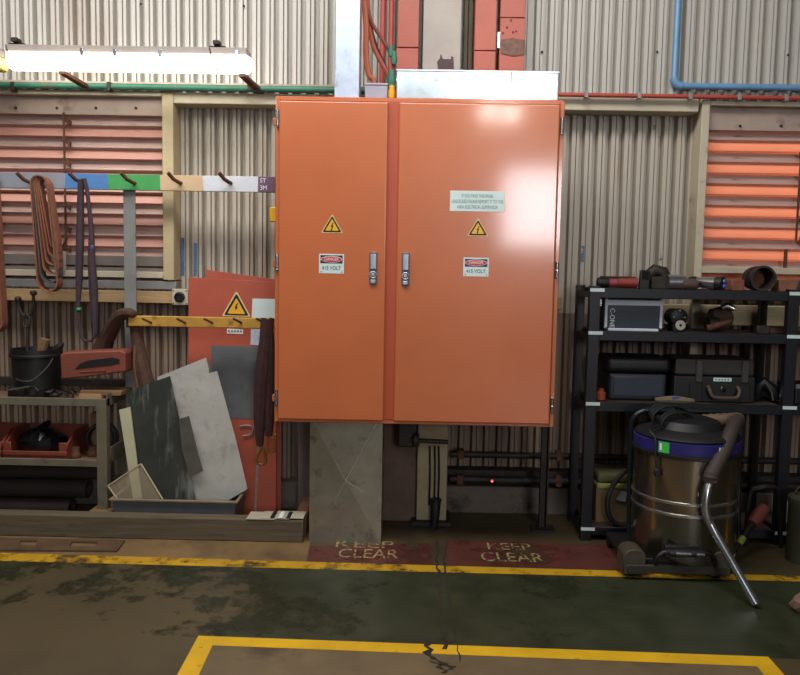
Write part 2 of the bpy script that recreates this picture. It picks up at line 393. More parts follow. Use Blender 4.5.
MB().box(at(600, 300, YP).x, YP+.04, at(700, 325, YP).z, 4.9, YP+.12, at(700, 305, YP).z).build('girt', M('girt_pale', (190, 172, 134), .7, var=.12, dirt=((130, 100, 70), .35, 5)), wall, .003)
MB().box(at(300, 480, YC).x, YC-.12, at(500, 478, YC).z, 4.9, YC-.01, at(500, 466, YC).z).build('girt', m_iron, wall, .003)
MB().box(-4.6, YC-.10, 0, 4.9, YC+.1, at(500, 483, YC).z).build('concrete_plinth', M('plinth', (110, 98, 88), .8, var=.18, scale=4, dirt=((60, 50, 44), .45, 4)), wall, .006)
MB().box(-4.6, YC-.05, at(100, 378, YC).z-.05, at(140, 378, YC).x, YC-.005, at(100, 378, YC).z).build('girt', m_iron, wall, .003)
# bolts along the upper sheets and stains of old blue paint on the lower ones
for (u, v) in ((141, 4), (244, 6), (517, 8), (542, 52), (657, 52), (788, 55)):
    p = at(u, v, YU); MB().lathe([(.007, 0), (.007, -.006), (.003, -.01)], p, 8, 'y').build('screw', m_iron, wall)
m_bluestain = worn('blue_stain', (78, 118, 164), .40, 9)
m_bluestain2 = worn('blue_stain_faint', (96, 124, 158), .53, 24)
def stain(u, v0, v1, wmm=.022, Y=YC, mat=m_bluestain):
    p, q = at(u, v0, Y), at(u, v1, Y); xc = xl + round((p.x-xl-.012)/PER)*PER
    MB().box(xc+.001, Y-.0025, q.z, xc+wmm, Y-.0005, p.z).build('paint_stain', mat, wall, smooth=False)
stain(189, 238, 276); stain(196, 243, 276); stain(589, 246, 262, mat=m_bluestain2); stain(652, 114, 130, mat=m_bluestain2); stain(655, 254, 272, mat=m_bluestain2)
for u, v in ((183, 400), (640, 345), (651, 350), (674, 345), (664, 345)): stain(u, v, v+22, mat=m_bluestain2)

# ---- louvred windows
def window(name, x0, x1, ztop, zplate, zbot, mats, label, nb, z_first, step):
    wd = sempty(name, ((x0+x1)/2, YP, zbot), label)
    yb = YP+.05
    MB().box(x0, yb-.01, zplate, x1, yb+.02, ztop).build('head_plate', m_plate, wd, .002)
    MB().box(x0, YP-.012, ztop, x1, YP+.12, ztop+.03).build('window_frame', m_frame, wd, .003)
    MB().box(x0, YP-.008, zbot-.012, x1, YP+.12, zbot+.03).build('window_sill', m_frame, wd, .003)
    b = MB(); s = step; xa, xb = x0+.004, x1-.004
    def facet(y0, z0, y1, z1, k):
        b.cur = k; b.add([(xa, y0, z0), (xb, y0, z0), (xb, y1, z1), (xa, y1, z1)], [(0, 1, 2, 3)])
        b.add([(xa, y0+.004, z0), (xb, y0+.004, z0), (xb, y1+.004, z1), (xa, y1+.004, z1)], [(3, 2, 1, 0)])
    zz = z_first
    facet(yb+.004, zz, yb+.03, zz+s*.10, 0)
    facet(yb+.03, zz+s*.10, yb+.04, zz+s*.44, 0)
    facet(yb+.04, zz+s*.44, yb+.0, zz+s*.5, 1)
    facet(yb+.0, zz+s*.5, yb+.03, zz+s*.90, 1)
    facet(yb+.03, zz+s*.9, yb+.004, zz+s, 0)
    o = b.build('louvre_blade', mats, wd, smooth=False)
    for k in range(-1, nb):
        if k: copyobj(o, wd, (0, 0, -k*step))
    return wd
xL1 = xlp0
zt = at(80, 97, YP+.05).z; zp = at(80, 115, YP+.05).z; st = 21.5/765*(YP+.05)
w1 = window('window_1', -4.6, xL1, zt, zp, at(80, 275, YP).z, [m_pale, m_lsalmon], 'louvred window with pink and salmon blades beside the hook rail', 6, zp-1.45*st, st)
MB().box(-4.6, YP+.095, at(80, 280, YP).z, xL1, YP+.105, at(80, 246, YP).z).build('light_stop_strip', MATS['louvre_pale'], w1)  # added behind the slats to stop sky light leaking onto the sill
for va, vb_ in ((255, 265), (267, 275)):
    x0, z0, x1, z1 = rect(20, va, 140, vb_, YP+.03); MB().box(-4.6, YP+.03, z0, xL1, YP+.05, z1).build('fixed_slat', M('slat_grey', (112, 104, 98), .6, var=.12), w1, .002)
wx0 = xrp1; zt2 = at(750, 108, YP+.05).z; zp2 = at(750, 131, YP+.05).z; st2 = 21/765*(YP+.05)
w2 = window('window_2', wx0, 4.9, zt2, zp2, at(750, 272, YP).z, [m_pale, m_lorange], 'louvred window with bright orange blades above the black rack', 7, zp2-1.42*st2, st2)
# rusty operating rods of the louvres
for wd, u, vs_ in ((w1, 63, (120, 141, 162, 205, 228, 248)), (w2, 803, (156, 178, 199, 220, 241))):
    ax = at(u, 150, YP).x
    MB().box(ax-.006, YP+.015, at(u, vs_[-1], YP).z, ax+.006, YP+.023, at(u, vs_[0]-8, YP).z).build('operating_rod', m_rust, wd)
    for v in vs_:
        p = at(u, v, YP)
        MB().slab([(p.x, YP+.02, p.z+.03), (p.x+.035, YP+.02, p.z+.0), (p.x+.03, YP+.02, p.z-.03), (p.x, YP+.02, p.z-.005)], .03).build('pivot_bracket', m_rust, wd)
p = at(63, 262, YP)
MB().box(p.x-.012, YP-.012, p.z-.08, p.x+.02, YP+.01, p.z+.07).build('lever_handle', M('lever_grey', (168, 160, 150), .5), w1, .006)
MB().tube([(p.x-.06, YP+.0, p.z+.09), (p.x, YP-.005, p.z+.1), (p.x+.03, YP+.0, p.z+.16)], .006, 6).build('lever_arm', m_rust, w1)
for u in (16, 57, 96, 136):
    q = at(u, 108, YP+.04); MB().lathe([(.009, 0), (.008, -.008), (.003, -.011)], q, 8, 'y').build('bolt', m_iron, w1)
for u in (740, 781):
    q = at(u, 126, YP+.04); MB().lathe([(.009, 0), (.008, -.008), (.003, -.011)], q, 8, 'y').build('bolt', m_iron, w2)
MB().box(at(786, 262, YP).x-.008, YP, at(786, 268, YP).z, at(786, 262, YP).x+.008, YP+.02, at(786, 249, YP).z).build('stay_pin', m_rust, w2)

# ---- the rest of the shed, behind and beside the camera
m_shed = M('shed_wall', (96, 92, 86), .7, var=.08, scale=1)
struct(MB().box(-7.1, -7, 0, -7, 5.5, 8.0).build('wall_left', m_shed, smooth=False), 'plain shed side wall')
struct(MB().box(6, -7, 0, 6.1, 5.5, 8.0).build('wall_right', m_shed, smooth=False), 'plain shed side wall on the rack side')
struct(MB().box(-7, -7.1, 0, 6, -7, 8.0).build('wall_front', m_shed, smooth=False), 'plain shed wall facing the cabinet')
struct(MB().box(-7, -7, 8.0, 6, 5.5, 8.1).build('ceiling', m_shed, smooth=False), 'shed roof lining')
for (xa, xb) in ((-7, -4.6), (4.9, 6)):
    MB().box(xa, YC-.02, 0, xb, YC+.05, 8.0).build('wall_lining', m_shed, wall)

# ---- steel columns behind the cabinet
colm = sempty('trim_1', (at(440, 300, 4.8).x, 4.8, 0), 'orange and grey steel columns behind the cabinet')
def cbox(name, ut, vt, u1, Y, d, z0, z1, mat, bev=.003):
    xa, xb = at(ut, vt, Y).x, at(u1, vt, Y).x
    return MB().box(xa, Y, z0, xb, Y+d, z1).build(name, mat, colm, bev)
zb = at(410, 48, 4.86).z
cbox('flange', 397, 25, 419, 4.86, .12, .96, zb, m_col_or)
cbox('flange', 397.5, 25, 419, 4.855, .15, zb+.004, 8.0, m_col_or)
cbox('flange', 475, 25, 496.5, 4.86, .14, .9, at(487, 51, 4.86).z, m_col_or); cbox('flange', 475, 25, 496.5, 4.855, .15, at(487, 51, 4.86).z+.004, 8.0, m_col_or)
cbox('bracket_post', 500, 25, 525.5, 4.88, .12, .9, at(512, 18, 4.88).z, m_col_or); cbox('bracket_post', 500, 25, 525, 4.875, .13, at(512, 18, 4.88).z+.003, 8.0, m_col_or)
m_web = M('web_plate', (168, 158, 150), .6, var=.08, scale=4)
xa, xb = at(423, 40, 4.84).x, at(461, 40, 4.84).x
MB().box(xa, 4.84, .9, xb, 4.98, 8.0).build('web_plate', m_web, colm, .003)
pl0, pl1 = at(417, 480, 4.78).x, at(447, 480, 4.78).x
m_polecr = M('column_cream', (160, 148, 116), .65, var=.12, scale=5, dirt=((110, 94, 70), .35, 6))
MB().box(pl0, 4.78, .03, pl1, 4.95, .95).build('column_foot', m_polecr, colm, .004)
MB().box(pl0-.03, 4.74, 0, pl1+.03, 5.0, .03).build('base_plate', m_iron, colm, .003)
MB().box(at(383, 480, 4.84).x, 4.84, 0, at(417, 480, 4.84).x, 4.99, .95).build('column_foot', M('column_brown2', (108, 84, 70), .7, var=.2, scale=6, dirt=((66, 52, 44), .4, 5)), colm, .004)
MB().box(at(298, 450, 4.9).x, 4.9, 0, at(318, 450, 4.9).x, 5.0, 1.0).build('column_foot', M('column_mauve', (112, 98, 96), .7, var=.15), colm, .003)
P = [at(u, v, 4.8385) for u, v in ((438, 69), (437, 62), (440, 58), (440.5, 54), (442, 56), (443, 59), (451, 59), (451, 56), (453.5, 57), (454, 69))]
MB().slab(P, .001).build('peeled_patch', M('purple_primer', (78, 58, 62), .7, var=.12, scale=30), colm, smooth=False)
P = [at(u, v, 4.8735) for u, v in ((500.5, 40), (512, 38), (525, 40), (526, 54), (513, 56), (501, 53))]
MB().slab(P, .001).build('peeled_patch', M('peeled_grey', (122, 92, 78), .8, var=.25, scale=30), colm, smooth=False)
for u, v in ((511, 20), (507, 27), (513, 32), (516, 31), (503, 33)):
    MB().lathe([(.006, 0), (.005, -.001), (.003, -.002)], at(u, v, 4.875), 7, 'y').build('rust_spot', m_rust, colm)
MB().box(at(497.5, 40, 4.87).x, 4.87, at(498, 48, 4.87).z, at(500, 40, 4.87).x, 4.9, at(498, 32, 4.87).z).build('packer', m_galv, colm)
for u in (466, 470.5): 
    q = at(u, 30, 4.95); MB().box(q.x-.011, 4.95, .9, q.x+.011, 5.0, 8.0).build('dark_channel', M('olive_channel', (86, 78, 60), .7), colm)

# ================================================================ THE CABINET
YD = 4.26
X0, Z0, X1, Z1 = rect(275, 98, 559.5, 424.5, YD+.02)
cab = thing('electrical_cabinet', 'large orange two-door electrical switchboard cabinet mounted on the wall', 'cabinet', ((X0+X1)/2, YD+.25, 0))
YB = YD+.52
b = MB(); t = .025
b.box(X0, YD+.022, Z0, X0+t, YB, Z1); b.box(X1-t, YD+.022, Z0, X1, YB, Z1); b.box(X0+t, YD+.022, Z0, X1-t, YB, Z0+t); b.box(X0+t, YD+.022, Z1-t, X1-t, YB, Z1); b.box(X0+t, YB-.01, Z0+t, X1-t, YB, Z1-t)
b.build('body', m_orange, cab, .003)
ML0, ML1 = at(386, 260, YD+.01).x, at(396.5, 260, YD+.01).x
MB().box(ML0-.02, YD+.018, Z0+t, ML1+.02, YD+.06, Z1-t).build('mullion', m_orange_in, cab, .002)
def door(xa, xb):
    za, zb_ = Z0+.018, Z1-.028
    m = MB(); m.box(xa, YD, za, xb, YD+.02, zb_)
    return m.build('door', m_orange, cab, .009, seg=3)
dA = door(X0+.022, ML0); dB = door(ML1, X1-.028)
# hinges
for v in (118, 262, 398):
    for u, s in ((277.3, -1), (564 - (v-118)*.041, 1)):
        p = at(u, v+(8 if s > 0 else 0), YD+.008)
        xh = X0+.012 if s < 0 else X1-.014
        h = MB(); h.cyl((xh, YD+.012, p.z-.045), (xh, YD+.012, p.z-.002), .009, 10); h.cyl((xh, YD+.012, p.z+.002), (xh, YD+.012, p.z+.045), .009, 10)
        h.box(xh-.005, YD+.013, p.z-.04, xh+.005, YD+.0225, p.z+.04)
        h.build('hinge', m_steel, cab)
        if s < 0:
            MB().box(X0-.02, YD+.06, p.z-.03, X0, YD+.10, p.z+.012).build('hinge_lug', m_orange, cab, .003)
# handles
def handle(d, u, v0, v1):
    x0, z0, x1, z1 = rect(u-3.9, v0, u+3.9, v1, YD)
    MB().box(x0, YD-.006, z0, x1, YD-.0002, z1).build('handle_plate', M('handle_grey', (104, 104, 110), .4, .4), d, .003)
    h = MB(); xc = (x0+x1)/2; L_ = z1-z0
    h.box(x0+.006, YD-.02, z0+L_*.47, x1-.006, YD-.006, z1-.012)
    MB().box(x0+.008, YD-.018, z0+.006, x1-.008, YD-.006, z0+L_*.15).build('handle_catch', m_handle, d, .003)
    h.build('handle', m_handle, d, .004, seg=2)
    k = MB(); k.lathe([(.011, -.006), (.011, -.016), (.008, -.019)], (xc, YD, z0+L_*.3), 14, 'y'); k.tube(arc((xc, YD-.014, z0+L_*.3), .018, 0, 330, 12), .003, 6, caps=True)
    k.build('lock_barrel', m_handle, d)
handle(dA, 373.3, 252, 284.5); handle(dB, 405.6, 252.5, 286)
# signs on the doors
def bolt(parent, c, h, Y, mat, name='lightning_bolt'):
    pts = [(.12, .5), (-.16, -.02), (.0, .02), (-.10, -.34), (-.17, -.31), (-.05, -.5), (.03, -.27), (-.03, -.30), (.17, .13), (.02, .09), (.2, .46)]
    pts = [(.10, .5), (-.17, .0), (-.02, .03), (-.10, -.28), (-.17, -.25), (-.06, -.5), (.06, -.27), (-.01, -.29), (.18, .15), (.03, .12), (.2, .48)]
    return MB().slab([(c.x+a*h, Y, c.z+b_*h) for a, b_ in pts], .0005).build(name, mat, parent, smooth=False)
def triangle(parent, u, v0, v1, w_, Y, size=1):
    t, bL, bR = at(u, v0, Y), at(u-w_/2, v1, Y), at(u+w_/2, v1, Y)
    bL.z = bR.z = (bL.z+bR.z)/2; cx = (bL.x+bR.x)/2; hw = (bR.x-bL.x)/2; h = t.z-bL.z
    def tri(k, y, mat, par, name):
        zc = bL.z+h/3
        pts = [(cx, y, zc+h*2/3*k)]
        pts = [(cx-hw*.06*k, y, zc+h*.64*k), (cx+hw*.06*k, y, zc+h*.64*k), (cx+hw*k, y, zc-h/3*k+h*.05*k), (cx+hw*.95*k, y, zc-h/3*k), (cx-hw*.95*k, y, zc-h/3*k), (cx-hw*k, y, zc-h/3*k+h*.05*k)]
        return MB().slab(pts, .0007).build(name, mat, par, smooth=False)
    s = tri(1, Y, M('sign_cream', (226, 200, 140), .5), parent, 'hazard_sign'); tri(.86, Y-.0007, m_ink, s, 'border'); tri(.62, Y-.0014, m_yel, s, 'field')
    bolt(s, Vector((cx, Y, bL.z+h*.34)), h*.46, Y-.002, m_ink)
    return s
triangle(cab, 332, 214.5, 233, 21, YD-.0008); triangle(cab, 477.7, 218.5, 236, 20.5, YD-.0008)
def danger(u0, v0, u1, v1):
    x0, z0, x1, z1 = rect(u0, v0, u1, v1, YD); Y = YD-.0012; h = z1-z0; wd = x1-x0
    s = MB().box(x0, Y, z0, x1, YD-.0002, z1).build('danger_sign', m_sky_label, cab, .0004)
    MB().box(x0+.008, Y-.0006, z0+h*.52, x1-.008, Y, z1-.007).build('black_band', M('band_navy', (40, 40, 66), .5), s)
    cx, cz = (x0+x1)/2, z0+h*.73
    MB().slab([(cx+math.cos(a*math.pi/12)*wd*.43, Y-.0012, cz+math.sin(a*math.pi/12)*h*.17) for a in range(24)], .0006).build('white_oval', m_white, s, smooth=False)
    MB().slab([(cx+math.cos(a*math.pi/12)*wd*.41, Y-.0018, cz+math.sin(a*math.pi/12)*h*.145) for a in range(24)], .0006).build('red_oval', m_sred, s, smooth=False)
    text('DANGER', h*.22, (cx, Y-.0022, cz), s, m_white, fit=wd*.56)
    text('415 VOLT', h*.26, (cx, Y-.0008, z0+h*.28), s, M('ink_teal', (62, 84, 92), .6), fit=wd*.76)
    for dx in (.012, wd-.012): MB().lathe([(.003, 0), (.003, -.001)], (x0+dx, Y, z0+.009), 8, 'y').build('screw', m_iron, s)
danger(319, 254, 344, 273.5); danger(463.3, 257.7, 488.7, 276.5)
x0, z0, x1, z1 = rect(450, 191, 505, 211.5, YD)
nt = MB().box(x0, YD-.0014, z0, x1, YD-.0002, z1).build('notice_plate', m_sky_label, cab, .0005)
for k, ln in enumerate(('IF YOU FIND THIS PANEL', 'UNLOCKED PLEASE REPORT IT TO THE', 'AREA ELECTRICAL SUPERVISOR')):
    text(ln, .027, ((x0+x1)/2, YD-.0018, z1-.028-.030*k), nt, m_inkb, fit=(x1-x0)*(.58, .93, .74)[k])
# support leg under the cabinet
pa, pb = at(540, 480, 4.74), at(548, 480, 4.74)
lg = MB(); lg.box(pa.x, 4.72, .012, pa.x+.008, 4.76, Z0); lg.box(pb.x-.008, 4.72, .012, pb.x, 4.76, Z0); lg.box(pa.x, 4.755, .012, pb.x, 4.762, Z0)
lg.build('support_leg', m_iron, cab); MB().box(pa.x-.05, 4.68, 0, pb.x+.05, 4.80, .012).build('foot_plate', m_iron, cab, .002)

# ducts above and below
x0, z0, x1, z1 = rect(396.5, 71, 558.5, 99, 4.30)
z0 = Z1+.001
cd = thing('cable_duct', 'wide galvanised duct box lying on top of the orange cabinet', 'duct', ((x0+x1)/2, 4.45, z0))
MB().box(x0, 4.30, z0, x1, 4.62, z1).build('duct_body', m_galv, cd, .004)
b = MB(); b.box(x0-.003, 4.294, z1-.006, x1+.003, 4.63, z1+.003); b.build('lid', m_galv, cd, .001)
MB().box(at(511, 85, 4.3).x-.003, 4.298, z0+.002, at(511, 85, 4.3).x+.003, 4.2998, z1-.008).build('seam', m_galv2, cd)
x0, _, x1, _ = rect(335, 0, 360, 95, 4.46)
tag(MB().box(x0, 4.46, Z1+.001, x1, 4.60, 7.9).build('riser_duct', M('galv_riser', (204, 214, 230), .3, .75, var=.12, scale=10, dirt=((138, 152, 186), .35, 7, (3, 3, 1))), bev=.004), 'tall galvanised duct rising from the left top of the cabinet', 'duct')
x0, z0, x1, z1 = rect(365, 83, 387.5, 96, 4.42)
jb = thing('junction_box', 'small grey junction box on cabinet top between the two ducts', 'box', ((x0+x1)/2, 4.47, Z1+.001))
MB().box(x0, 4.42, Z1+.001, x1, 4.54, z1-.012).build('box_body', M('box_grey', (150, 152, 166), .5, .2, var=.08), jb, .003)
MB().box(x0-.003, 4.416, z1-.012, x1+.003, 4.544, z1).build('lid', M('box_grey2', (166, 168, 182), .5, .2, var=.08), jb, .003)
x0, z0, x1, z1 = rect(309.5, 424, 381.7, 548, 4.43)
z1 = Z0-.001; xc, zc = (x0+x1)/2, at(345, 480, 4.43).z
ld = thing('floor_duct', 'dull galvanised duct with cross-broken front running from cabinet to floor', 'duct', (xc, 4.54, 0))
b = MB(); yf = 4.43
b.add([(x0, yf, 0), (x1, yf, 0), (x1, yf, z1), (x0, yf, z1), (xc, yf-.012, zc), (x0, yf+.25, 0), (x1, yf+.25, 0), (x1, yf+.25, z1), (x0, yf+.25, z1)],
      [(0, 1, 4), (1, 2, 4), (2, 3, 4), (3, 0, 4), (1, 6, 7, 2), (0, 3, 8, 5), (5, 8, 7, 6), (2, 7, 8, 3), (0, 5, 6, 1)])
b.build('duct_body', m_galv2, ld, smooth=False)
b = MB()
for s in ((x0+.03, z1-.015), (x1-.03, z1-.015), (x0+.1, .13), (x1-.06, .28)):
    k = .02; p = Vector((s[0], yf-.0005, s[1])); q = Vector((xc, yf-.0125, zc)); b.tube([p, q], .0022, 5)
b.build('cross_break', m_galv, ld)

# cables beside the column
def cable(name, pts, r, mat, label, cat='conduit', n=8, group=None):
    return tag(MB().tube(smoothpath(pts), r, n).build(name, mat), label, cat, group)
zt_ = Z1+.002
def gland(name, u, v, Y, r, mat, label):
    p = at(u, v, Y); return tag(MB().lathe([(r*.7, -r*1.8), (r, -r*1.2), (r, r*.4), (r*.75, r*.5), (r*.75, r*1.8)], p, 6).build(name, mat), label, 'cable gland')
def cab3(us, Y): return [at(u, v, Y) for u, v in us]
c1_ = cab3(((356, -60), (363, -10), (366, 25), (366, 55), (369, 75), (374, 82)), 4.62); c1_.append(Vector((c1_[-1].x+.01, 4.62, zt_)))
cable('flexible_conduit', c1_, .017, m_conduit, 'thick orange flexible conduit curving down right beside the tall riser duct')
c2_ = cab3(((364, -40), (369, 20), (373, 45), (381, 62), (389, 79)), 4.68); c2_.append(Vector((c2_[-1].x+.02, 4.68, zt_)))
cable('flexible_conduit', c2_, .014, M('conduit_red', (158, 78, 62), .6, var=.12), 'reddish flexible conduit, middle of the three, ending in a low green gland')
c3_ = cab3(((366, 5), (372, 23), (380, 36), (389, 50), (393, 57)), 4.66); c3_ += [Vector((c3_[-1].x+.01, 4.66, zt_+.1)), Vector((c3_[-1].x+.012, 4.66, zt_))]
cable('flexible_conduit', c3_, .011, M('conduit_maroon', (120, 62, 54), .6, var=.2, scale=20), 'thin maroon conduit sloping towards the orange column flange')
c4_ = cab3(((366, -10), (370, 22), (377, 48), (388, 75)), 4.72); c4_.append(Vector((c4_[-1].x+.01, 4.72, zt_)))
cable('cable', c4_, .009, M('cable_dark', (60, 40, 36), .6), 'dark brown cable hanging behind the orange conduits', 'cable')
gland('cable_gland', 391, 51, 4.64, .018, m_green, 'green cable gland highest by the orange flange')
gland('cable_gland', 394, 58, 4.64, .02, m_green, 'green cable gland just below the highest one')
gland('cable_gland', 391.5, 79, 4.64, .028, m_green, 'largest green cable gland near the cabinet top')
gland('cable_gland', 392, 92, 4.40, .02, m_yel, 'small yellow cable gland on cabinet top beside the junction box')
for u, lab in ((382.5, 'red vertical conduit pipe nearer to the orange conduits'), (391, 'red vertical conduit pipe hard against the orange column')):
    q = at(u, 40, 4.93); tag(MB().cyl((q.x, 4.93, 1.2), (q.x, 4.93, 7.9), .017, 10).build('conduit_pipe', m_redpipe), lab, 'pipe')

# ================================================================ PIPES AND LIGHT ON THE UPPER WALL
def clips(root, pts, r, mat):
    for p in pts: MB().box(p.x-.012, p.y-r-.004, p.z-r-.006, p.x+.012, p.y+r, p.z+r+.006).build('pipe_clip', mat, root, .002)
q0, q1 = at(0, 84, YP-.045), at(280, 90, YP-.045); zz = (q0.z+q1.z)/2
gp = thing('green_pipe', 'green painted steel pipe running along the wall under the light', 'pipe', (q0.x, YP-.045, zz))
MB().cyl((-4.6, YP-.045, zz), (at(400, 92, YP).x, YP-.045, zz), .021, 12).build('pipe', m_green, gp)
MB().box(-4.6, YP-.03, zz+.024, at(335, 92, YP).x, YP+.02, zz+.036).build('ledge', m_plate, gp)
clips(gp, [at(u, 87, YP-.045) for u in (14, 110, 250)], .022, m_iron)
q0, q1 = at(566, 94, YP-.04), at(800, 99, YP-.04); zz = (q0.z+q1.z)/2
rp = thing('red_pipe', 'thin red painted pipe along the wall right of the cabinet', 'pipe', (q0.x, YP-.04, zz))
MB().cyl((at(420, 92, YP).x, YP-.04, zz), (4.9, YP-.04, zz), .014, 12).build('pipe', m_redpipe, rp)
clips(rp, [Vector((at(u, 96, YP-.04).x, YP-.04, zz)) for u in (586, 639, 690, 739, 786)], .014, m_gal_bar)
a_, e_ = at(680, 0, YU-.03), at(677, 86, YU-.03)
bpth = [Vector((a_.x-.01, YU-.03, 7.9)), Vector((a_.x-.01, YU-.03, e_.z+.05))]+arc((a_.x+.03, YU-.03, e_.z+.045), .045, 180, 270, 6)+[Vector((4.9, YU-.03, e_.z))]
bp = thing('blue_pipe', 'light blue water pipe coming down and turning right with an elbow', 'pipe', (a_.x, YU-.03, e_.z))
MB().tube(bpth, .021, 12).build('pipe', m_blue, bp)
MB().tube(arc((a_.x+.035, YU-.03, e_.z+.045), .045, 178, 272, 8), .027, 12).build('elbow', m_blue, bp)

YLt = 4.72
x1 = at(252, 62, YLt).x; x0 = at(12, 62, YLt).x; zl = at(130, 73, YLt).z; zh = at(130, 50.5, YLt).z
bt = thing('batten_light', 'lit twin fluorescent batten light hanging on the upper left wall', 'light', ((x0+x1)/2, YLt, zl-.06))
xL = at(-60, 62, YLt).x
b = MB(); b.box(x0-.01, YLt-.06, zh-.035, x1-.02, YLt+.07, zh+.012); b.build('housing', M('batten_grey', (150, 140, 134), .6, var=.1), bt, .008, seg=2)
d = MB(); n = 9
prof = [(-.07, 0), (-.075, -.03), (-.06, -.07), (-.03, -.088), (.03, -.088), (.06, -.07), (.075, -.03), (.07, 0)]
k = len(prof); zz = zh-.034
vs_ = [(x0, YLt+a, zz+c) for a, c in prof]+[(x1-.025, YLt+a, zz+c) for a, c in prof]+[(x1, YLt+a*.6, zz+c*.6-.01) for a, c in prof]
d.add(vs_, [(r*k+i, r*k+(i+1) % k, (r+1)*k+(i+1) % k, (r+1)*k+i) for r in range(2) for i in range(k)]+[list(range(k)), list(range(2*k, 3*k))])
d.build('diffuser', emit('tube_glow', (255, 250, 238), 6.0), bt)
for u in (82, 115, 160, 237):
    p = at(u, 54, YLt-.075); MB().box(p.x-.01, YLt-.085, zh-.055, p.x+.01, YLt-.058, zh-.01).build('clip', m_galv, bt, .002)
for u in (18, 218):
    p = at(u, 48, YLt)
    h = MB(); h.box(p.x-.05, YLt-.02, zh+.012, p.x+.05, YLt+.02, zh+.03); h.box(p.x-.02, YLt-.05, zh+.03, p.x+.02, YLt+.01, zh+.055)
    h.build('hanger', m_iron, bt, .003)
    MB().tube([(p.x-.03, YLt-.085, zh), (p.x-.012, YLt-.09, zh-.07), (p.x+.02, YLt-.08, zh-.13)], .004, 5).build('wire_tie', m_iron, bt)
for u in (62, 242):
    p = at(u, 72, YLt)
    MB().slab([(p.x-.02, YLt+.0, zl-.012), (p.x+.02, YLt+.0, zl-.012), (p.x+.085, YU-.02, zl-.05), (p.x+.04, YU-.02, zl-.05)], .02).build('support_arm', m_rust, bt)
b = MB(); b.box(-4.0, YLt-.06, zh-.05, x0-.06, YLt+.07, zh-.0)
bt2 = thing('batten_light', 'unlit yellowed end of the next batten light at left photo edge', 'light', (x0-.5, YLt, zl-.06))
b.build('housing', MATS['batten_grey'], bt2, .006)
MB().box(-4.0, YLt-.065, zh-.13, x0-.05, YLt+.065, zh-.052).build('diffuser', M('yellowed_diffuser', (222, 206, 120), .4, var=.06), bt2, .02, seg=3)

# ================================================================ LEFT: HOOK RAIL AND SLINGS
YH = 4.84
zr1, zr0 = at(136, 174.5, YH).z, at(136, 190, YH).z
hr = thing('hook_rail', 'colour-coded hook rail with rusty pegs crossing the louvred window', 'rail', (at(136, 182, YH).x, YH, 0))
segs = ((-60, 65, 'rail_grey', (132, 138, 148)), (65, 108, 'rail_blue', (78, 126, 184)), (108, 160, 'rail_green', (70, 158, 88)), (160, 203, 'rail_tan', (206, 178, 142)), (203, 258, 'rail_white', (206, 212, 220)), (258, 275, 'rail_purple', (104, 78, 104)))
for u0, u1, nm, c in segs:
    MB().box(at(u0, 182, YH).x, YH, zr0, at(u1, 182, YH).x, YH+.03, zr1).build('colour_block', M(nm, c, .55, var=.08, scale=9, dirt=((206, 206, 204) if nm in ('rail_blue', 'rail_green') else (150, 130, 112), .18, 16)), hr, .0015)
text('ST', .04, (at(263, 180, YH).x, YH-.0005, (zr0+zr1)/2+.022), hr, m_white, sx=.9); text('3M', .04, (at(263.5, 186, YH).x, YH-.0005, (zr0+zr1)/2-.022), hr, m_white, sx=.9)
for u in (33, 84, 135, 181, 231):
    p = at(u, 183, YH); MB().tube([(p.x, YH+.01, p.z), (p.x-.005, YH-.03, p.z), (p.x-.025, YH-.07, p.z+.015), (p.x-.05, YH-.10, p.z+.05)], .012, 8).build('hook', m_rust, hr)
xa, xb = at(122, 250, YH).x, at(134, 250, YH).x
MB().box(xa, YH+.03, 0, xb, YH+.04, zr0+.03).build('upright', m_gal_bar, hr, .001)

def hangloop(cx, ztop, zbot, wtop, wbot, n=10):
    "closed hanging loop in the wall plane"
    P = []; r = wbot/2
    P += [Vector((cx-wtop/2+(wtop/2-wbot/2)*i/n, 0, ztop-wtop/2-(ztop-wtop/2-zbot-r)*i/n)) for i in range(n)]
    P += arc((cx, 0, zbot+r), r, 180, 360, 8)
    P += [Vector((cx+wbot/2+(wtop/2-wbot/2)*i/n, 0, zbot+r+(ztop-wtop/2-zbot-r)*i/n)) for i in range(1, n)]
    P += arc((cx, 0, ztop-wtop/2), wtop/2, 0, 180, 6)[:-1]
    return P
ph = at(42, 176, YH-.06); pb_ = at(42, 293, YH-.06)
sl = thing('lifting_sling', 'wide brown webbing sling coiled in several loops on the hook rail', 'sling', (ph.x, YH-.06, pb_.z))
for k in range(6):
    ins = k*.012; zt2_ = ph.z+.0-k*.004; zb2 = pb_.z+.012+k*.055
    L0 = hangloop(at(43, 200, YH-.06).x-.01+.004*k, zt2_, zb2, .10-k*.008, .125-k*.016)
    L0 = [Vector((p.x+.05*((ph.z-p.z)/(ph.z-pb_.z)) + (.012*k*((ph.z-p.z)/(ph.z-pb_.z))), YH-.065+.002*k, p.z)) for p in L0]
    MB().ribbon(L0, Vector((0, .075-.004*k, 0)), .008, True).build('webbing_loop', m_brown if k != 1 else m_grime_web, sl)
ph = at(2, 230, YH-.06); pb_ = at(2, 332, YH-.06)
s2 = thing('lifting_sling', 'brown webbing sling cut off by the left photo edge', 'sling', (ph.x-.05, YH-.06, pb_.z))
L0 = [Vector((p.x, YH-.06, p.z)) for p in hangloop(at(-6, 280, YH-.06).x, at(0, 175, YH).z, pb_.z, .06, .12)]
MB().ribbon(L0, Vector((0, .07, 0)), .010, True).build('webbing_loop', m_brown, s2)
MB().tube([(L0[0].x, YH-.1, at(0, 175, YH).z+.0), (L0[0].x+.04, YH-.02, at(0, 175, YH).z-.02)], .011, 6).build('hanging_pin', m_rust, s2)
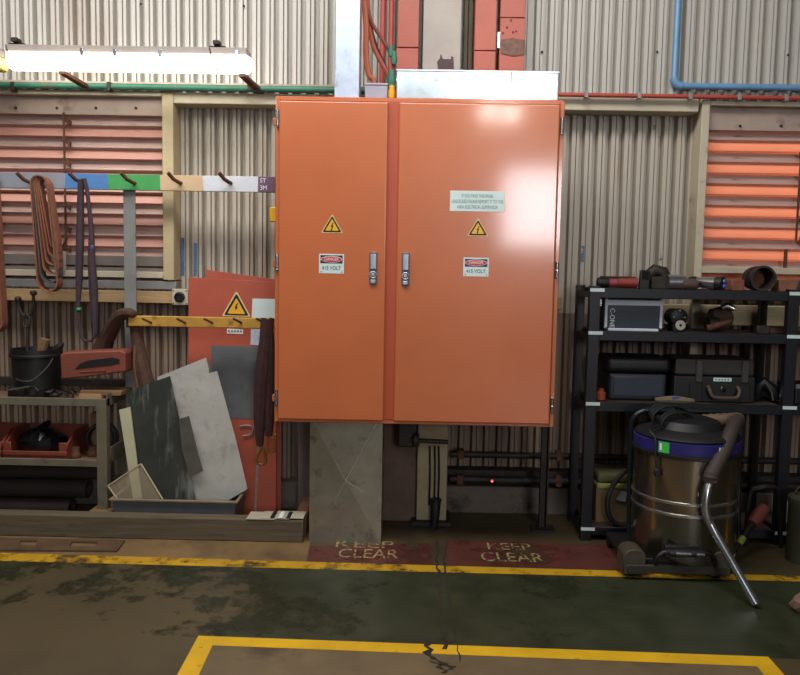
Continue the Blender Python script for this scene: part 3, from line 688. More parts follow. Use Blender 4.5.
# dark purple round sling
s3 = thing('lifting_sling', 'long dark purple round sling hanging from the blue hook block', 'sling', (at(85, 180, YH).x, YH-.05, at(85, 342, YH).z))
LP = [(81, 180), (80.5, 200), (80, 240), (79, 280), (78, 305), (79.5, 322), (80, 335), (85, 341), (91, 341), (96, 334), (94.5, 318), (93.5, 290), (91.5, 260), (91.5, 235), (90, 215), (87, 190), (84.5, 179)]
P3 = [at(u, v, YH-.05) for u, v in LP]; wds = [.03]*len(P3)
for i, ww in zip(range(len(P3)), (.03, .035, .042, .036, .022, .014, .014, .014, .014, .02, .035, .046, .04, .028, .022, .02, .02)): wds[i] = ww
MB().tube(P3, [q*.62 for q in wds], 7, closed=True).build('webbing', m_purple, s3)
p = at(78.5, 309, YH-.065); MB().box(p.x-.012, p.y-.004, p.z-.008, p.x+.012, p.y+.022, p.z+.008).build('green_tag', M('tag_green', (70, 170, 110), .5), s3, .002)
p = at(91.5, 247, YH-.065); MB().box(p.x-.012, p.y-.004, p.z-.012, p.x+.012, p.y+.022, p.z+.012).build('blue_tag', M('tag_blue', (70, 96, 150), .5), s3, .002)

# socket outlet on the timber girt, yellow tag, stud
x0, z0, x1, z1 = rect(172, 289, 188, 305, YP-.04)
so = thing('socket_outlet', 'square cream socket with round black dial on the timber girt', 'socket', ((x0+x1)/2, YP-.03, z0))
MB().box(x0, YP-.045, z0, x1, YP-.0, z1).build('plate', m_frame, so, .006, seg=2)
xc, zc = (x0+x1)/2, (z0+z1)/2
MB().lathe([(.034, -.045), (.034, -.056), (.026, -.060), (.024, -.050)], (xc, YP, zc), 20, 'y').build('dial', m_black, so)
for sx_ in (-1, 1):
    for sz_ in (-1, 1): MB().lathe([(.005, -.045), (.004, -.048)], (xc+sx_*.042, YP, zc+sz_*.042), 8, 'y').build('screw', m_iron, so)
x0, z0, x1, z1 = rect(269.5, 207, 276, 222, 4.5)
tag(MB().box(x0, 4.5, z0, x1+.02, 4.53, z1).build('isolator_knob', m_yel, bev=.006), 'yellow knob on the left side of the cabinet', 'knob')

# ================================================================ LEFT: LEANING ORANGE PANELS
def lean(us, yb, yt, v_lo, v_hi):
    return [at(u, v, yb+(yt-yb)*((v_lo-v)/(v_lo-v_hi))) for u, v in us]
YPb, YPt = 4.84, 4.97
def pn(u, v, off=0): 
    Y = YPb+(YPt-YPb)*((519-v)/(519-277)); q = at(u, v, Y-off); return q
pA = thing('metal_board', 'front loose orange cabinet panel with hazard triangle leaning on the wall', 'board', pn(230, 519))
b = MB().slab([pn(187.5, 519), pn(276, 520), pn(277, 282), pn(188.5, 277)], .018); b.build('panel_sheet', m_panel, pA, .003)
x_ = [pn(211, 345.5, .003), pn(261, 346.5, .003), pn(260, 419, .003), pn(211, 418, .003)]
MB().slab(x_, .002).build('cover_plate', m_greyplate, pA)
MB().slab([pn(262, 347, .004), pn(264.5, 347, .004), pn(256, 519, .004), pn(253.5, 519, .004)], .003).build('edge_strip', M('strip_grey', (150, 128, 118), .6, var=.2, scale=20), pA)
tri_u = 236.3
def panel_tri():
    sizes = ((1, .0035, M('sign_cream', (226, 200, 140), .5), 'hazard_sign'), (.86, .0045, m_ink, 'border'), (.62, .0055, m_yel, 'field'))
    root = None
    for k, off, mt, nm in sizes:
        cu, cv = 236.3, 309.6
        pts = [pn(cu+du*k, cv+dv*k, off) for du, dv in ((-.7, -17.6), (.9, -17.6), (13.8, 6), (13.2, 7.2), (-13.4, 6.4), (-13.8, 5.2))]
        o = MB().slab(pts, .0009).build(nm, mt, root or pA, smooth=False)
        root = root or o
    c = pn(236, 308.0, .0065); bolt(root, c, .062, c.y, m_ink)
panel_tri()
MB().slab([pn(252.5, 298.5, .003), pn(276, 299, .003), pn(276, 321, .003), pn(251.5, 320, .003)], .001).build('paper_notice', m_sky_label, pA)
MB().slab([pn(251, 329, .003), pn(264, 329, .003), pn(263, 346, .003), pn(250.5, 344.5, .003)], .001).build('paper_notice', M('paper_print', (190, 200, 214), .6, var=.12, scale=60), pA)
MB().slab([pn(227, 328.5, .003), pn(243, 329.5, .003), pn(243, 334, .003), pn(227, 333.5, .003)], .001).build('paper_label', m_white, pA)
for k in range(5): MB().slab([pn(228+3*k, 330.2, .0042), pn(230+3*k, 330.4, .0042), pn(230+3*k, 332.4, .0042), pn(228+3*k, 332.2, .0042)], .0008).build('printed_mark', m_inkb, pA, smooth=False)
hp = [pn(240, 426, .012), pn(249, 425.5, .012), pn(252, 427.5, .012), pn(252.5, 431, .012), pn(250.5, 434.5, .012), pn(243, 436, .012)]
MB().tube(smoothpath(hp, 3), .006, 6).build('pull_handle', m_gal_bar, pA)
pB = thing('metal_board', 'rear loose orange panel showing its tilted top edge above the front one', 'board', at(240, 517, 4.9))
q = lambda u, v: at(u, v, 4.89+.12*((519-v)/250))
MB().slab([q(204, 517), q(281, 518), q(281, 280), q(206, 269.5)], .012).build('panel_sheet', m_panel, pB, .002)

# yellow peg rail in front of the panels
YY = 4.70
x0, z0, x1, z1 = rect(128, 317, 276, 327.5, YY)
yr = thing('peg_rail', 'yellow painted timber peg rail in front of the orange panels', 'rail', ((x0+x1)/2, YY, z0))
MB().box(x0, YY, z0, x1+.02, YY+.035, z1).build('rail', m_yrail, yr, .004)
for u in (150, 184, 211, 240, 263):
    p = at(u, 321.5, YY); MB().tube([(p.x+.012, YY+.01, p.z-.012), (p.x, YY-.02, p.z), (p.x-.03, YY-.05, p.z+.02)], .007, 6).build('peg', m_rust, yr)
xa = at(127, 322, YY).x
MB().box(xa-.01, YY+.005, z0-.01, xa+.03, YH+.035, z1+.005).build('end_bracket', m_iron, yr, .002)
# leather sleeve over the left end of the rail
lf = thing('leather_strap', 'thick brown leather strap folded over the left end of yellow rail', 'strap', at(130, 380, YY))
P = [at(99, 356, YY+.20), at(107, 338, YY+.17), at(114, 324, YY+.11), at(121, 315, YY+.04), at(129, 312.5, YY-.01), at(135, 315, YY+.02)]
MB().tube(smoothpath(P, 4), [.06, .06, .058, .056, .05, .05, .048, .048, .045, .045, .043, .04, .04, .036, .034, .03, .03, .028, .026, .025, .02], 9).build('front_length', m_leather, lf)
P = [at(133, 316, YY+.06), at(136, 330, YY+.06), at(139, 350, YY+.06), at(143, 370, YY+.05), at(147, 386, YY+.05)]
MB().tube(smoothpath(P, 4), [.03+.0015*i for i in range(17)], 9).build('rear_length', m_leather, lf)
P = [at(136, 345, YY+.03), at(135, 365, YY+.03), at(138, 388, YY+.03)]
MB().tube(smoothpath(P, 4), [.012]*9, 6).build('tail', m_brown, lf)
# maroon cloth with brass hooks
mc = thing('safety_lanyard', 'dark maroon lanyard with two brass hooks hanging from yellow rail', 'lanyard', at(266, 467, YY-.03))
for us, rr in ((((267, 319), (266, 340), (263, 370), (261, 400), (260, 425), (260, 446)), (.024, .04, .05, .045, .036, .02)), (((269, 319), (270, 345), (270, 380), (270, 410), (269, 436)), (.022, .03, .036, .034, .022)), (((264, 318), (263, 350), (266, 385), (264, 420)), (.018, .024, .03, .018)), (((272, 318), (267, 350), (268, 390), (266, 428)), (.016, .028, .026, .016))):
    P = [at(u, v, YY-.045) for u, v in us]; P2 = smoothpath(P, 3); r2 = []
    for i in range(len(P2)): k = i/3; a = int(min(k, len(rr)-1)); c_ = min(a+1, len(rr)-1); r2.append(rr[a]+(rr[c_]-rr[a])*(k-a))
    MB().tube(P2, r2, 9).build('webbing', m_maroon, mc)
for us in (((262, 447), (259, 453), (256.5, 459), (258, 463.5), (262.5, 465), (266, 462), (266, 456), (264, 450)), ((270, 437), (267, 442), (267.5, 450), (271, 453), (275, 450), (275, 444), (273, 438))):
    P = [at(u, v, YY-.055) for u, v in us]; MB().tube(P, .009, 7, closed=True).build('brass_hook', m_brass, mc)
p = at(275.5, 435, YY-.05); MB().lathe([(.004, -.012), (.011, -.006), (.011, .006), (.004, .012)], p, 10).build('hook_knob', m_brass, mc)

# ================================================================ LEFT: BENCH
YF, YR = 4.60, 4.98
xbR = at(107, 440, YF).x; xbL = -3.4; zT = at(60, 398, YF).z; zM = at(50, 459, YF).z
bench = thing('work_bench', 'weathered angle-iron work bench with two shelves at the left', 'bench', ((xbR+xbL)/2, (YF+YR)/2, 0))
lw = .062
MB().box(xbL, YF, zT-.05, xbR, YF+.012, zT).build('front_rail', m_bench, bench, .003)
MB().box(xbL, YF+.012, zT-.045, xbR-.01, YR, zT-.025).build('top_shelf', m_plank, bench, .002)
MB().box(xbR-.01, YF+.012, zT-.05, xbR, YR, zT+.03).build('side_rail', m_bench, bench, .003)
MB().box(xbL, YF, zM-.045, xbR-.02, YF+.012, zM).build('front_rail', m_bench, bench, .003)
MB().box(xbL, YF+.012, zM-.04, xbR-.02, YR, zM-.02).build('lower_shelf', m_plank, bench, .002)
MB().box(xbR-.01, YF+.06, zM-.03, xbR, YR, zM+.07).build('side_rail', m_bench, bench, .003)
zleg = .115
for yy in (YF, YR-.05):
    b = MB(); b.box(xbR-lw, yy-.008, zleg, xbR, yy, zT-.001); b.box(xbR-.008, yy, zleg, xbR, yy+.05, zT-.001); b.build('leg', m_bench, bench, .002)
for yy in (YF, YR-.05):
    b = MB(); b.box(xbL, yy-.008, zleg, xbL+lw, yy, zT-.001); b.build('leg', m_bench, bench, .002)
for xx in (xbL+.03, xbR-.03):
    tag(MB().box(xx-.07, YF-.05, 0, xx+.07, YR, zleg).build('timber_block', m_plank, bev=.004), 'timber packing block under the right bench leg' if xx > -3 else 'timber packing block under the far left bench leg', 'block')
# things on the bench top
zs = zT-.025
pc = at(46, 350, 4.80)
bk = thing('bucket', 'black plastic bucket with wire bail handle on the bench', 'bucket', (pc.x-.07, 4.80, zs))
bc = at(36.5, 352, 4.80); rB = (at(60, 352, 4.8).x-at(12, 352, 4.8).x)/2; zBt = at(36, 350, 4.80).z+.01
MB().lathe([(rB*.86, 0), (rB*.97, zBt-zs-.03), (rB*1.0, zBt-zs-.03), (rB*1.0, zBt-zs), (rB*.95, zBt-zs), (rB*.82, .01)], (bc.x, 4.80, zs), 28).build('bucket_body', m_black, bk)
MB().lathe([(rB*1.0, 0), (rB*1.03, .004), (rB*1.03, .016), (rB*1.0, .02)], (bc.x, 4.80, zBt-.05), 28, close=False).build('rim_band', m_black, bk)
P = [at(53, 358, 4.80-rB), at(48, 366, 4.80-rB-.01), at(40, 374, 4.80-rB-.015), at(32, 380, 4.80-rB-.015), at(22, 381, 4.80-rB-.01), at(13, 377, 4.80-rB*.5)]
MB().tube(smoothpath(P), .004, 6).build('bail_handle', m_steel, bk)
pa_, pb_ = at(36, 352, 4.78), at(45, 339, 4.78); pa_.z -= .1
tag(MB().cyl(pa_, pb_, .026, 8, .03).build('timber_offcut', m_plank), 'timber offcut sticking up out of the black bucket', 'wood')
P = [at(50, 362, 4.83), at(53, 350, 4.83), at(60, 346, 4.83), at(63, 343, 4.83)]
tag(MB().tube(P, [.012, .016, .022, .012], 7).build('pliers', m_iron), 'dark pliers jutting from the right rim of the bucket', 'tool')
# shackle hanging from the timber girt
sh = thing('bow_shackle', 'iron bow shackle with link and eye rod hanging above the bucket', 'shackle', at(26, 350, 4.86))
yS = 4.86
U = [at(18, 300, yS), at(19, 308, yS), at(23, 315, yS), at(27, 317, yS), at(31, 314, yS), at(33, 306, yS), at(33.5, 294, yS)]
MB().tube(smoothpath(U), .010, 8).build('bow', m_iron, sh)
for k, (u, v) in enumerate(((18, 299), (33.5, 293))): MB().lathe([(.008, -.02), (.017, -.014), (.017, .014), (.008, .02)], at(u, v, yS), 10, 'y').build('eye', m_iron, sh)
MB().tube([(p.x, yS-.005, p.z) for p in [at(27, 314, yS), at(30, 317, yS), at(30, 325, yS), at(27, 327.5, yS), at(24, 325, yS), at(24, 317, yS)]], .009, 7, closed=True).build('link', m_iron, sh)
MB().tube([at(27.3, 324, yS), at(27.3, 352, yS)], [.010, .012], 8).build('eye_rod', m_iron, sh)
# red tool case lying on timber
cs = thing('tool_case', 'faded red plastic carry case with slot handle on the bench', 'case', at(92, 380, 4.72))
yS = 4.66
P = [at(u, v, yS) for u, v in ((61, 379.5), (59.5, 355), (64, 352.5), (121, 350), (125.5, 353), (125.5, 372), (88, 377))]
tl = Vector((0, .15, .0))
b = MB(); b.slab(P, tl); b.build('case_shell', m_jerry, cs, .012, seg=3)
P = [at(u, v, yS-.004) for u, v in ((75, 369), (80, 363.5), (88, 360.5), (112, 357.5), (119, 359), (119.5, 363), (112, 365), (90, 367.5))]
MB().slab(P, .006).build('handle_slot', m_ink, cs, smooth=False)
P = [at(u, v, yS-.006) for u, v in ((61, 354), (73, 361), (70, 373))]
MB().tube([at(80, 372, yS-.004), at(106, 370.5, yS-.004), at(107, 374.5, yS-.004)], .0025, 5).build('moulding_line', M('jerry_dark', (120, 56, 44), .6), cs)
tag(MB().box(at(78, 385, 4.68).x, 4.62, zs, at(103, 385, 4.68).x, 4.84, zs+.03).build('timber_board', m_plank, bev=.003), 'short timber board lying lowest beneath the red carry case', 'wood')
tag(MB().box(at(80, 385, 4.68).x, 4.68, zs+.031, at(127, 378, 4.7).x-.03, 4.86, zs+.062).build('timber_board', m_plank, bev=.003), 'longer timber board directly under the red carry case', 'wood')
x0, z0, x1, z1 = rect(79, 386, 101, 396, 4.615)
tag(MB().box(x0, 4.614, zs+.0, x1, 4.619, zs+.052).build('timber_offcut', M('pale_wood', (176, 138, 96), .8, var=.15), bev=.001), 'pale timber offcut standing at the front edge of the bench', 'wood')
# clamp set on the bench front
cl = thing('pipe_clamp', 'black cast pipe clamp lying at the front of the bench', 'clamp', at(25, 396, 4.66))
yS = 4.66
P = [at(u, v, yS) for u, v in ((7, 398), (8, 387), (14, 387), (17, 390), (24, 386), (34, 386), (38, 390), (43, 388), (44, 398))]
for p in P: p.z = max(p.z, zs)
MB().slab(P, .07).build('jaw', m_black, cl, .004)
for u in (21, 33): MB().lathe([(.022, -.006), (.022, 0), (.012, .0)], at(u, 392, yS), 14, 'y').build('bore', m_iron, cl)
MB().cyl(at(8, 390, yS-.02), at(30, 386.5, yS-.02), .006, 8).build('screw_bar', m_steel, cl)
cl2 = thing('chain_pile', 'small dark heap of chain links beside the timber boards', 'chain', at(58, 394, 4.70))
for k in range(9):
    c = at(49+3.0*k+random.uniform(-1, 1), 391, 4.70+random.uniform(-.03, .05)); c.z = zs+.02+random.uniform(0, .035)
    ax = Vector((math.cos(k*1.3), math.sin(k*1.3), 0)); ay = Vector((0, 0, 1)) if k % 2 else Vector((-ax.y, ax.x, 0))
    MB().tube(arc(c, .022, 0, 360, 10, ax, ay)[:-1], .006, 6, closed=True).build('chain_link', m_iron, cl2)
# lower shelf
zs2 = zM-.02
def bin_(u0, u1, label):
    x0, x1 = at(u0, 448, YF+.02).x, at(u1, 448, YF+.02).x; ya, yb = YF+.03, YF+.36; h = .17; wdx = x1-x0
    o = thing('storage_bin', label, 'storage bin', ((x0+x1)/2, (ya+yb)/2, zs2), 'red bins on the bench')
    MB().box(x0+.01, ya+.01, zs2, x1-.01, yb, zs2+.008).build('bin_floor', m_bintag, o)
    for s, xx in ((1, x0), (-1, x1)):
        e = xx+s*.012
        pts = [Vector((xx, ya, zs2)), Vector((xx, yb, zs2)), Vector((xx, yb, zs2+h)), Vector((xx, ya+.14, zs2+h)), Vector((xx, ya+.02, zs2+h*.62)), Vector((xx, ya, zs2+h*.42))]
        MB().slab(pts, Vector((s*.012, 0, 0))).build('bin_side', m_bintag, o, .002)
    MB().box(x0+.012, ya, zs2, x1-.012, ya+.012, zs2+h*.34).build('bin_front', m_bintag, o, .003)
    MB().box(x0, ya-.008, zs2+h*.2, x1, ya, zs2+h*.36).build('front_lip', m_bintag, o, .003)
    MB().box(x0+.012, yb-.012, zs2, x1-.012, yb, zs2+h).build('bin_back', m_bintag, o, .002)
    for s, xx in ((1, x0), (-1, x1)):
        MB().box(min(xx, xx+s*.05), ya-.002, zs2+h*.34, max(xx, xx+s*.05), ya+.010, zs2+h*.68).build('front_cheek', m_bintag, o, .004)
    return o
bin_(2, 66, 'red open-front storage bin on the lower bench shelf'); bin_(-66, 0, 'red storage bin mostly outside the left photo edge')
bd = at(36, 445, YF+.12)
hb = thing('black_bag', 'crumpled black plastic bag filling the red storage bin', 'bag', (bd.x, YF+.2, zs2+.01))
b = MB(); random.seed(3); rings = []
n = 14
for i, (r, h) in enumerate(((.10, 0), (.15, .05), (.15, .10), (.10, .15), (.03, .165))):
    for j in range(n):
        a = 2*math.pi*j/n; rr = r*random.uniform(.88, 1.08)
        rings.append((bd.x+math.cos(a)*rr, YF+.20+math.sin(a)*rr*.75, zs2+.012+h*random.uniform(.9, 1.1)))
b.add(rings, [(i*n+j, i*n+(j+1) % n, (i+1)*n+(j+1) % n, (i+1)*n+j) for i in range(4) for j in range(n)]+[list(range(n)), list(range(4*n, 5*n))]); b.build('bag_body', m_black2, hb, smooth=False)
MB().tube([(bd.x, YF+.2, zs2+.17), (bd.x+.02, YF+.19, zs2+.20), (bd.x+.05, YF+.18, zs2+.205)], [.02, .012, .022], 7).build('bag_neck', m_black2, hb)
rg = at(116, 433, 4.80)
hs = thing('hose_coil', 'dark rubber hose ring at the right end of the lower bench shelf', 'hose', (rg.x-.08, 4.85, zs2))
for k in range(2): MB().tube(arc((xbR-.13, 4.86-.03*k, zs2+.105), .09, 0, 360, 18, Vector((.9, .3, 0)))[:-1], .013, 8, closed=True).build('hose_turn', m_cable, hs)
for k, (u, lab) in enumerate(((74, 'rusty pipe fitting beside the red bin on lower shelf'), (88, 'rusty round stub nearest the bench leg on lower shelf'))):
    c = at(u, 450, YF+.1); tag(MB().lathe([(.03, 0), (.034, .01), (.034, .03), (.026, .04), (.026, .07), (.02, .07)], (c.x, YF+.12+.05*k, zs2), 14).build('pipe_fitting', m_rust), lab, 'fitting')
# a blue-black timber box behind bench leg, on the shelf
tag(MB().box(at(93, 425, 4.9).x, 4.86, zs2, at(101, 425, 4.9).x, 4.95, zs2+.26).build('timber_board', m_plank, bev=.003), 'upright timber board behind the right bench leg', 'wood')
# pipes stored under the bench
for k, (v, r, lab) in enumerate(((513, .055, 'thick dark steel pipe lying low under the bench'), (492, .06, 'dark brown pipe resting second from the floor under bench'), (470, .05, 'dark steel pipe highest of the three under the bench'))):
    c = at(30, v, 4.78); zc_ = (.06, .178, .292)[k]; rr = (.058, .058, .054)[k]
    o = thing('steel_pipe', lab, 'pipe', (-2.0, 4.78+.02*k, zc_-rr), 'pipes under the bench')
    xe = at(72, v, 4.78).x-.0+(.1*k)
    MB().lathe([(rr, -3.2), (rr, xe), (rr*.8, xe), (rr*.8, xe-.25)], (0, 4.78+.02*k, zc_), 18, 'x', close=False).build('pipe_wall', M('pipe_dark', (54, 42, 36), .7, .2, var=.2), o)

# ================================================================ LEFT: KERB, TUB AND SHEETS
YK = 4.40
zk = .135
tag(MB().box(-4.2, YK, 0, at(303, 535, YK).x, YK+.09, zk).build('timber_kerb', m_kerb, bev=.006), 'long weathered timber beam on floor in front of the bench', 'timber')
xk = at(304, 535, YK).x
tag(MB().box(xk-.075, YK+.092, 0, xk, 5.02, zk-.005).build('timber_kerb', M('kerb_rust', (124, 82, 56), .8, var=.2, scale=6, stretch=(6, .6, 6)), bev=.005), 'short brown timber return beam running back to wall beside the duct', 'timber')
pl = thing('steel_plate', 'flat rusty steel plate with cut-out holes lying on the floor', 'plate', fl(60, 547))
f0 = [fl(u, v) for u, v in ((-60, 551), (117, 552.5), (125, 542), (-60, 538))]
def plate_holes():
    b = MB(); zt = .012
    U = lambda s, t_: (f0[0].lerp(f0[1], s)).lerp(f0[3].lerp(f0[2], s), t_)
    ss = [0, .35, .44, .53, .58, .72, .86, 1]; tt = [0, .35, .78, 1]
    holes = {(2, 1), (5, 1)}
    for i in range(7):
        for j in range(3):
            if (i, j) in holes: continue
            c = [U(ss[i], tt[j]), U(ss[i+1], tt[j]), U(ss[i+1], tt[j+1]), U(ss[i], tt[j+1])]
            b.add([(p.x, p.y, .003) for p in c]+[(p.x, p.y, zt) for p in c], [(0, 3, 2, 1), (4, 5, 6, 7), (0, 1, 5, 4), (1, 2, 6, 5), (2, 3, 7, 6), (3, 0, 4, 7)])
    return b
plate_holes().build('plate_sheet', M('plate_rust', (92, 70, 50), .75, .2, var=.18, scale=7, dirt=((150, 74, 50), .25, 3)), pl, smooth=False)
# tub
x0, z0, x1, z1 = rect(112, 499, 236, 524, 4.53)
zt = at(170, 500, 4.52).z
tb = thing('plastic_tub', 'long grey plastic tub full of upright metal sheets', 'tub', ((x0+x1)/2, 4.68, 0))
def taper(b, xa, xb, ya, yb, z0, z1, k, k2=0):
    return b.add([(xa+k, ya+k, z0), (xb-k, ya+k, z0), (xb-k, yb-k, z0), (xa+k, yb-k, z0), (xa, ya, z1), (xb, ya, z1), (xb, yb, z1), (xa, yb, z1)], [(0, 3, 2, 1), (0, 1, 5, 4), (1, 2, 6, 5), (2, 3, 7, 6), (3, 0, 4, 7)])
b = MB(); taper(b, x0, x1, 4.53, 4.83, 0, zt-.01, .025); b.build('tub_outer', m_tub, tb, smooth=False)
b = MB(); taper(b, x0+.006, x1-.006, 4.536, 4.824, .012, zt-.004, .025); b.build('tub_inner', m_tub, tb, smooth=False)
b = MB(); e = .014
for c in ((x0-e, 4.53-e, x1+e, 4.53+.006), (x0-e, 4.824, x1+e, 4.83+e), (x0-e, 4.536, x0+.006, 4.824), (x1-.006, 4.536, x1+e, 4.824)): b.box(c[0], c[1], zt-.014, c[2], c[3], zt)
b.build('rim', M('tub_rim', (124, 108, 86), .6, var=.12), tb, .003)
# sheets standing in the tub
def sheet_t(name, us, yb, yt, th, mat, label, cat='sheet', v_lo=510, v_hi=360):
    P = [at(u, v, yb+(yt-yb)*((v_lo-v)/(v_lo-v_hi))) for u, v in us]
    return tag(MB().slab(P, th).build(name, mat, bev=0, smooth=False), label, cat)
sheet_t('backing_board', ((150, 505), (228, 505), (243, 489), (209, 362), (160, 380)), 4.735, 4.765, .01, M('backing_grey', (110, 106, 92), .7, var=.12), 'grey-brown board hindmost in the tub, edge showing right of the aluminium sheet', 'board')
sheet_t('metal_sheet', ((160, 505), (222, 505), (208.5, 368), (206, 357.5), (157.5, 377), (160, 420)), 4.70, 4.725, .004, m_alu, 'aluminium sheet in the tub with its pointed corner highest')
sheet_t('metal_sheet', ((187, 505), (222, 504), (247.5, 489), (236, 440), (217, 371), (170, 384), (178, 440)), 4.665, 4.695, .004, m_alu, 'scratched aluminium sheet leaning furthest right in the tub')
sheet_t('metal_sheet', ((141, 505), (197, 505), (191, 478), (184, 440), (170, 376), (128, 391)), 4.64, 4.665, .005, m_darksheet, 'dark smoky sheet leaning in the middle of the tub')
sheet_t('metal_plate', ((190, 477), (203, 471), (197, 449), (189, 416), (179, 419), (182, 450)), 4.622, 4.648, .004, M('plate_grey_dark', (104, 102, 96), .4, .4, var=.2, scale=8), 'small grey plate clinging to the front of the dark sheet', 'plate')
sheet_t('board', ((134, 505), (143, 505), (138, 470), (130, 407), (119, 410)), 4.615, 4.64, .012, m_cream, 'narrow cream board leaning at the left of the tub', 'board')
tray = thing('clear_tray', 'clear plastic lid tilted on the left end of the tub', 'tray', at(130, 500, 4.58))
yT = lambda v: 4.575+.02*((505-v)/45)
rim = [at(u, v, yT(v)) for u, v in ((120, 503), (108, 486), (141, 464), (163, 500))]
mclr = clear('clear_plastic', (206, 190, 160), .22)
MB().slab(rim, .004).build('lid_face', mclr, tray, smooth=False)
for i in range(3):
    MB().tube([rim[i], rim[i+1]], .006, 6).build('lid_edge', M('lid_edge', (170, 150, 118), .35, var=.1), tray)
# papers on the kerb
pp = thing('booklet', 'glossy printed booklets fanned on the timber beam by the duct', 'booklet', at(270, 524, YK+.05))
for k in range(3):
    a = at(247+14*k, 524.5-1*k, YK+.02); zb_ = zk+.002+.004*k
    b = MB(); b.box(a.x, YK-.005+.004*k, zb_, a.x+.17, YK+.135, zb_+.003, None)
    b.build('booklet_cover', M('paper_beige', (176, 168, 150), .5, var=.1), pp)
for k in range(3):
    MB().box(at(270+8*k, 524, YK).x, YK-.002, zk+.0141, at(274+8*k, 524, YK).x, YK+.12, zk+.0146).build('printed_band', m_ink if k != 1 else m_white, pp, smooth=False)

# ================================================================ UNDER THE CABINET
vb = thing('valve_box', 'black valve actuator with horizontal rod under the cabinet', 'valve', at(408, 446, 4.70))
MB().box(at(398, 435, 4.70).x, 4.66, at(408, 446, 4.7).z, at(417, 435, 4.7).x, 4.779, Z0-.002).build('valve_body', m_black, vb, .012, seg=2)
MB().cyl(at(410, 440, 4.655), at(448, 442, 4.655), .014, 10).build('rod', m_iron, vb)
MB().lathe([(.035, -.02), (.045, -.012), (.045, .012), (.035, .02)], at(416, 440, 4.655), 16, 'x').build('collar', m_iron, vb)
for u, lab in ((429, 'thin dark cable nearest the valve down the cream column foot'), (434, 'thin dark cable in the middle of the cream column foot'), (438, 'thin dark cable rightmost on the cream column foot')):
    a, c = at(u+.8, 446, 4.765), at(u, 505, 4.765); cable('cable', [a, a.lerp(c, .5)+Vector((.004, 0, 0)), c], .006, m_cable, lab, 'cable', 6)
bo = thing('cable_boot', 'black rubber cable boot at the foot of the cream column', 'boot', at(436, 531, 4.75))
a, c = at(436, 499, 4.74), at(434, 528, 4.72)
MB().tube([a, a.lerp(c, .15), a.lerp(c, .6), c, Vector((c.x-.01, 4.70, .012))], [.028, .033, .03, .022, .016], 10).build('boot_body', m_cable, bo)
MB().lathe([(.034, -.008), (.036, 0), (.034, .008)], at(436, 500, 4.74), 14).build('boot_collar', m_cable, bo)
xs = at(450, 470, 4.98).x
for v, r, lab in ((455, .022, 'dark pipe along the wall under the cabinet, upper one'), (480, .026, 'dark pipe along the wall under the cabinet, lower one')):
    q = at(500, v, 4.98); o = thing('wall_pipe', lab, 'pipe', (q.x, 4.98, q.z-r))
    MB().cyl((xs, 4.98, q.z), (3.6, 4.98, q.z), r, 12).build('pipe', m_iron, o)
    for xx in (.35, 1.0, 1.7): MB().box(xx-.02, 4.955, q.z-r-.006, xx+.02, YC-.1, q.z+r+.006).build('saddle', m_rust, o, .002)
pe = at(492, 481, 4.94)
il = thing('hole_glow', 'tiny red glow on the lower dark pipe standing in for daylight through a hole', 'lamp', pe)  # glowing stand-in for a small wall hole with daylight behind it
MB().lathe([(.012, .012), (.012, 0)], (pe.x, 4.94, pe.z), 12, 'y').build('glow_base', m_black, il)
MB().lathe([(.008, 0), (.008, -.006), (.004, -.010)], (pe.x, 4.94, pe.z), 12, 'y').build('lens', emit('red_glow', (255, 92, 84), 2.2), il)

# ================================================================ RIGHT: BLACK RACK
YS, YSR = 4.55, 5.00
zS = [at(600, v, YS).z for v in (288, 331, 402)]+[.085]
xA0, xA1 = at(585.5, 410, YS).x, at(596, 410, YS).x
xBc = at(789, 390, YS).x; pw = xA1-xA0
rk = thing('storage_rack', 'black steel storage rack with white shelf labels right of the cabinet', 'rack', ((xA0+xBc)/2, (YS+YSR)/2, 0))
for xx in (xA0, xBc-pw/2, 3.3):
    for yy in (YS, YSR-.05):
        b = MB(); b.box(xx, yy, 0, xx+pw, yy+.006, zS[0]+.012); b.box(xx, yy+.006, 0, xx+.006, yy+.05, zS[0]+.012) if yy == YS else b.box(xx, yy-.044, 0, xx+.006, yy, zS[0]+.012)
        b.build('post', m_rack, rk, .001)
for k, z in enumerate(zS):
    h = .058 if k < 3 else .05
    for xa, xb in ((xA0+pw, xBc-pw/2), (xBc+pw/2, 3.3)):
        MB().box(xa, YS+.004, z-h, xb, YS+.016, z).build('front_beam', m_rack, rk, .003)
        MB().box(xa, YSR-.06, z-h, xb, YSR-.048, z).build('rear_beam', m_rack, rk, .003)
        MB().box(xa-.004, YS+.0165, z-.02, xb+.004, YSR-.0605, z-.004).build('shelf_board', M('shelf_board', (62, 46, 38), .7, var=.2, scale=5), rk, .002)
    for xx in (xA0, xBc-pw/2, 3.3):
        MB().box(xx+.008, YS+.05, z-h, xx+.02, YSR-.1, z-.022).build('side_beam', m_rack, rk, .002)
    for xx, du in ((xA0, 0), (xBc-pw/2, 0)):
        MB().box(xx+.0, YS-.0015, z-.022, xx+pw*1.35, YS-.0002, z-.002).build('shelf_label', m_sky_label, rk)
zq = [z-.004 for z in zS]
